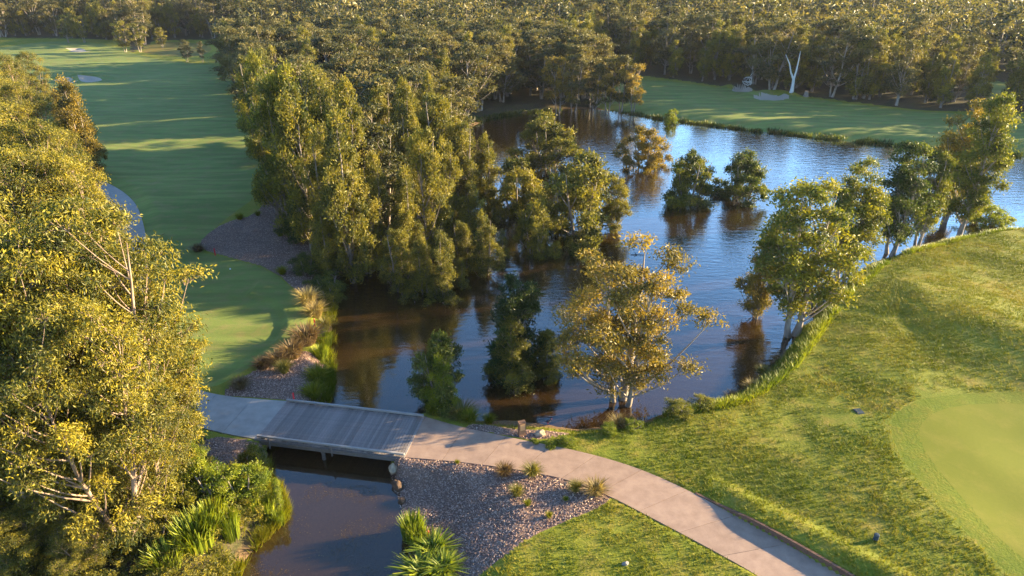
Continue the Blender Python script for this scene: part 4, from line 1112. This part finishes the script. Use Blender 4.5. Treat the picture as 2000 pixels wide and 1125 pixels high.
def stick(name, pts_, rad, mat, label, cat, k=6):
    mb = MB()
    for ln in pts_:
        v, f = tube(ln, np.linspace(rad, rad * .35, len(ln)), k); mb.add(v, f); rad_ = rad
    return tag(mb.obj(name, mat, smooth=True), label, cat)
x, y = P(505, 1030, WL)
stick('fallen_branch', [[(x - 1.2, y - .2, WL + .1), (x - .4, y + .1, WL + .25), (x + .5, y - .1, WL + .12), (x + 1.1, y - .15, WL + .02)], [(x - .5, y + .1, WL + .24), (x - .2, y + .5, WL + .3), (x + .3, y + .6, WL + .1)]], .05, BM['dead'], 'bleached fallen branch at the tip of the creek spit', 'branch')
x, y = P(1247, 498, WL)
stick('floating_branch', [[(x - .9, y, WL + .02), (x, y + .08, WL + .06), (x + .8, y - .05, WL + .02)], [(x - .2, y, WL + .05), (x - .5, y + .1, WL + .3)]], .05, M['beam'], 'dark branch floating in open blue water', 'branch')
x, y = P(1150, 440, WL)
stick('bleached_limb', [[(x - 1.6, y - 2, WL - .2), (x - .6, y - 2.2, WL + .7), (x + .9, y - 2.3, WL + 1.0), (x + 2.0, y - 2.2, WL + .8)], [(x - .2, y - 2.2, WL + .8), (x + .4, y - 2.5, WL + .3), (x + 1.4, y - 2.6, WL + .5)]], .12, BM['dead'], 'bleached white fallen limb beneath the broad swamp tree', 'branch')
# dead white tree and stump on the far fairway, bleached uprooted root plate
x, y = P(1545, 184); z_ = zt(x, y)
dt = empty('dead_tree', (x, y, z_), 0, 'bleached dead tree with two bare forked limbs at the far fairway edge', 'dead tree')
mb = MB(); v, f = tube([(0, 0, -.3), (.05, 0, 1.5), (0, 0, 3.0)], [.5, .36, .32], 8); mb.add(v, f); mb.obj('trunk', BM['dead'], dt, True)
for ln in ([(0, 0, 2.9), (-.9, 0, 4.5), (-1.6, 0, 6.5), (-2.8, .2, 8.6)], [(0, 0, 2.9), (.3, 0, 5), (.4, 0, 7.3), (.5, .1, 9.4)]):
    mb = MB(); v, f = tube(ln, [.28, .2, .15, .06], 7); mb.add(v, f); mb.obj('limb', BM['dead'], dt, True)
x, y = P(1574, 187); z_ = zt(x, y)
V, F = lathe([(.75, -.2), (.55, .3), (.45, 1.0), (.42, 1.3), (.001, 1.25)], 10); mb = MB(); mb.add(V, F); o = mb.obj('tree_stump', BM['oak']); o.location = (x, y, z_); tag(o, 'dark cut stump beside the bleached dead tree', 'stump')
x, y = P(1460, 169); z_ = zt(x, y)
g = np.random.default_rng(3)
ln = [[(.5, 0, -.3), (.85, 0, .7), (.8, .1, 1.7), (.45, .1, 2.5), (.7, 0, 3.1)], [(.45, 0, -.2), (-.3, .1, .25), (-1.0, .2, .5), (-1.5, .2, 1.2)], [(.8, .1, 1.6), (.2, .1, 2.1), (-.6, .2, 2.0), (-1.2, .3, 1.6)]]
ln += [[(.6, 0, .9), (.1 + g.normal(0, .15), .1, 1.0 + g.normal(0, .3)), (-.7 + g.normal(0, .25), .2, 1.1 + g.normal(0, .5))] for _ in range(5)]
o = stick('bleached_root', ln, .15, BM['dead'], 'white bleached root plate standing on the far bunker rim', 'root'); o.location = (x, y, z_)
# islet with dark logs under the end paperbarks
x, y = P(1835, 438, WL)
rock(1832, 436, WL, 1.6, (1.5, .9, .35), 'low dark mud islet below the leaning paperbark', M['beam'], 'mud_islet')
# leaves and weed floating on the sheltered creek
g = np.random.default_rng(91)
CRK = PL([(540, 930), (740, 950), (775, 1020), (785, 1120), (785, 1250), (450, 1250), (480, 1100), (560, 1030)], WL)
p = g.uniform(CRK.min(0), CRK.max(0), (9000, 2))
p = p[(sdf(CRK, p[:, 0], p[:, 1], 3) < 0) & (vnoise(p[:, 0] / 1.6, p[:, 1] / 1.6, 92) + g.normal(0, .12, len(p)) > .68)]
V, F = leaf_quads(g, np.c_[p, np.full(len(p), WL + .012)], .11, .05, np.c_[g.normal(size=(len(p), 2)), np.zeros(len(p))])
V[:, 2] = WL + .008 + (V[:, 2] - WL) * .12
mb = MB(); mb.add(V, F, np.repeat(np.clip(g.normal(.4, .25, len(p)), 0, 1), 4))
tag(mb.obj('floating_leaves', LM['brown']), 'brown leaves and weed floating on the sheltered creek', 'leaves', kind='stuff')
# swamp hen on the little beach: one continuous body, legs as parts
x, y = P(1070, 828, WL)
hen = empty('swamp_hen', (x, y, max(zt(x, y), WL)), .2, 'small dark swamp hen standing on the brown beach', 'bird')
prof = [(-.24, .30, .008), (-.16, .27, .035), (-.06, .23, .085), (.04, .22, .10), (.12, .25, .08), (.17, .31, .045), (.19, .37, .035), (.215, .41, .042), (.25, .415, .03), (.275, .405, .006)]
v, f = tube([(a, 0, b) for a, b, r in prof], [r for a, b, r in prof], 10); mb = MB(); mb.add(v, f); mb.obj('body', M['feather'], hen, True)
mb = MB(); v, f = tube([(.262, 0, .412), (.30, 0, .405), (.335, 0, .395)], [.018, .012, .002], 6); mb.add(v, f); mb.obj('beak', M['red'], hen)
for s_ in (-1, 1):
    mb = MB(); v, f = tube([(.02, .045 * s_, .17), (.0, .045 * s_, .09), (.02, .045 * s_, .0), (.09, .05 * s_, -.005)], [.014, .01, .009, .006], 5); mb.add(v, f); mb.obj('leg', M['red'], hen)

# ------------------------------------------------------------------ haze
m, N, L = new_mat('haze')
pv = nd(N, "ShaderNodeVolumePrincipled")
pv.inputs["Color"].default_value = (0.85, 0.85, 0.95, 1); pv.inputs["Density"].default_value = 0.00006; pv.inputs["Anisotropy"].default_value = 0.2
o = nd(N, "ShaderNodeOutputMaterial"); L.new(pv.outputs[0], o.inputs["Volume"])
m.cycles.homogeneous_volume = True
mb = MB(); mb.box((0, 240, 28), (920, 520, 64)); o = mb.obj('haze', m)
tag(o, 'thin pale evening haze filling the valley', 'haze', kind='stuff')
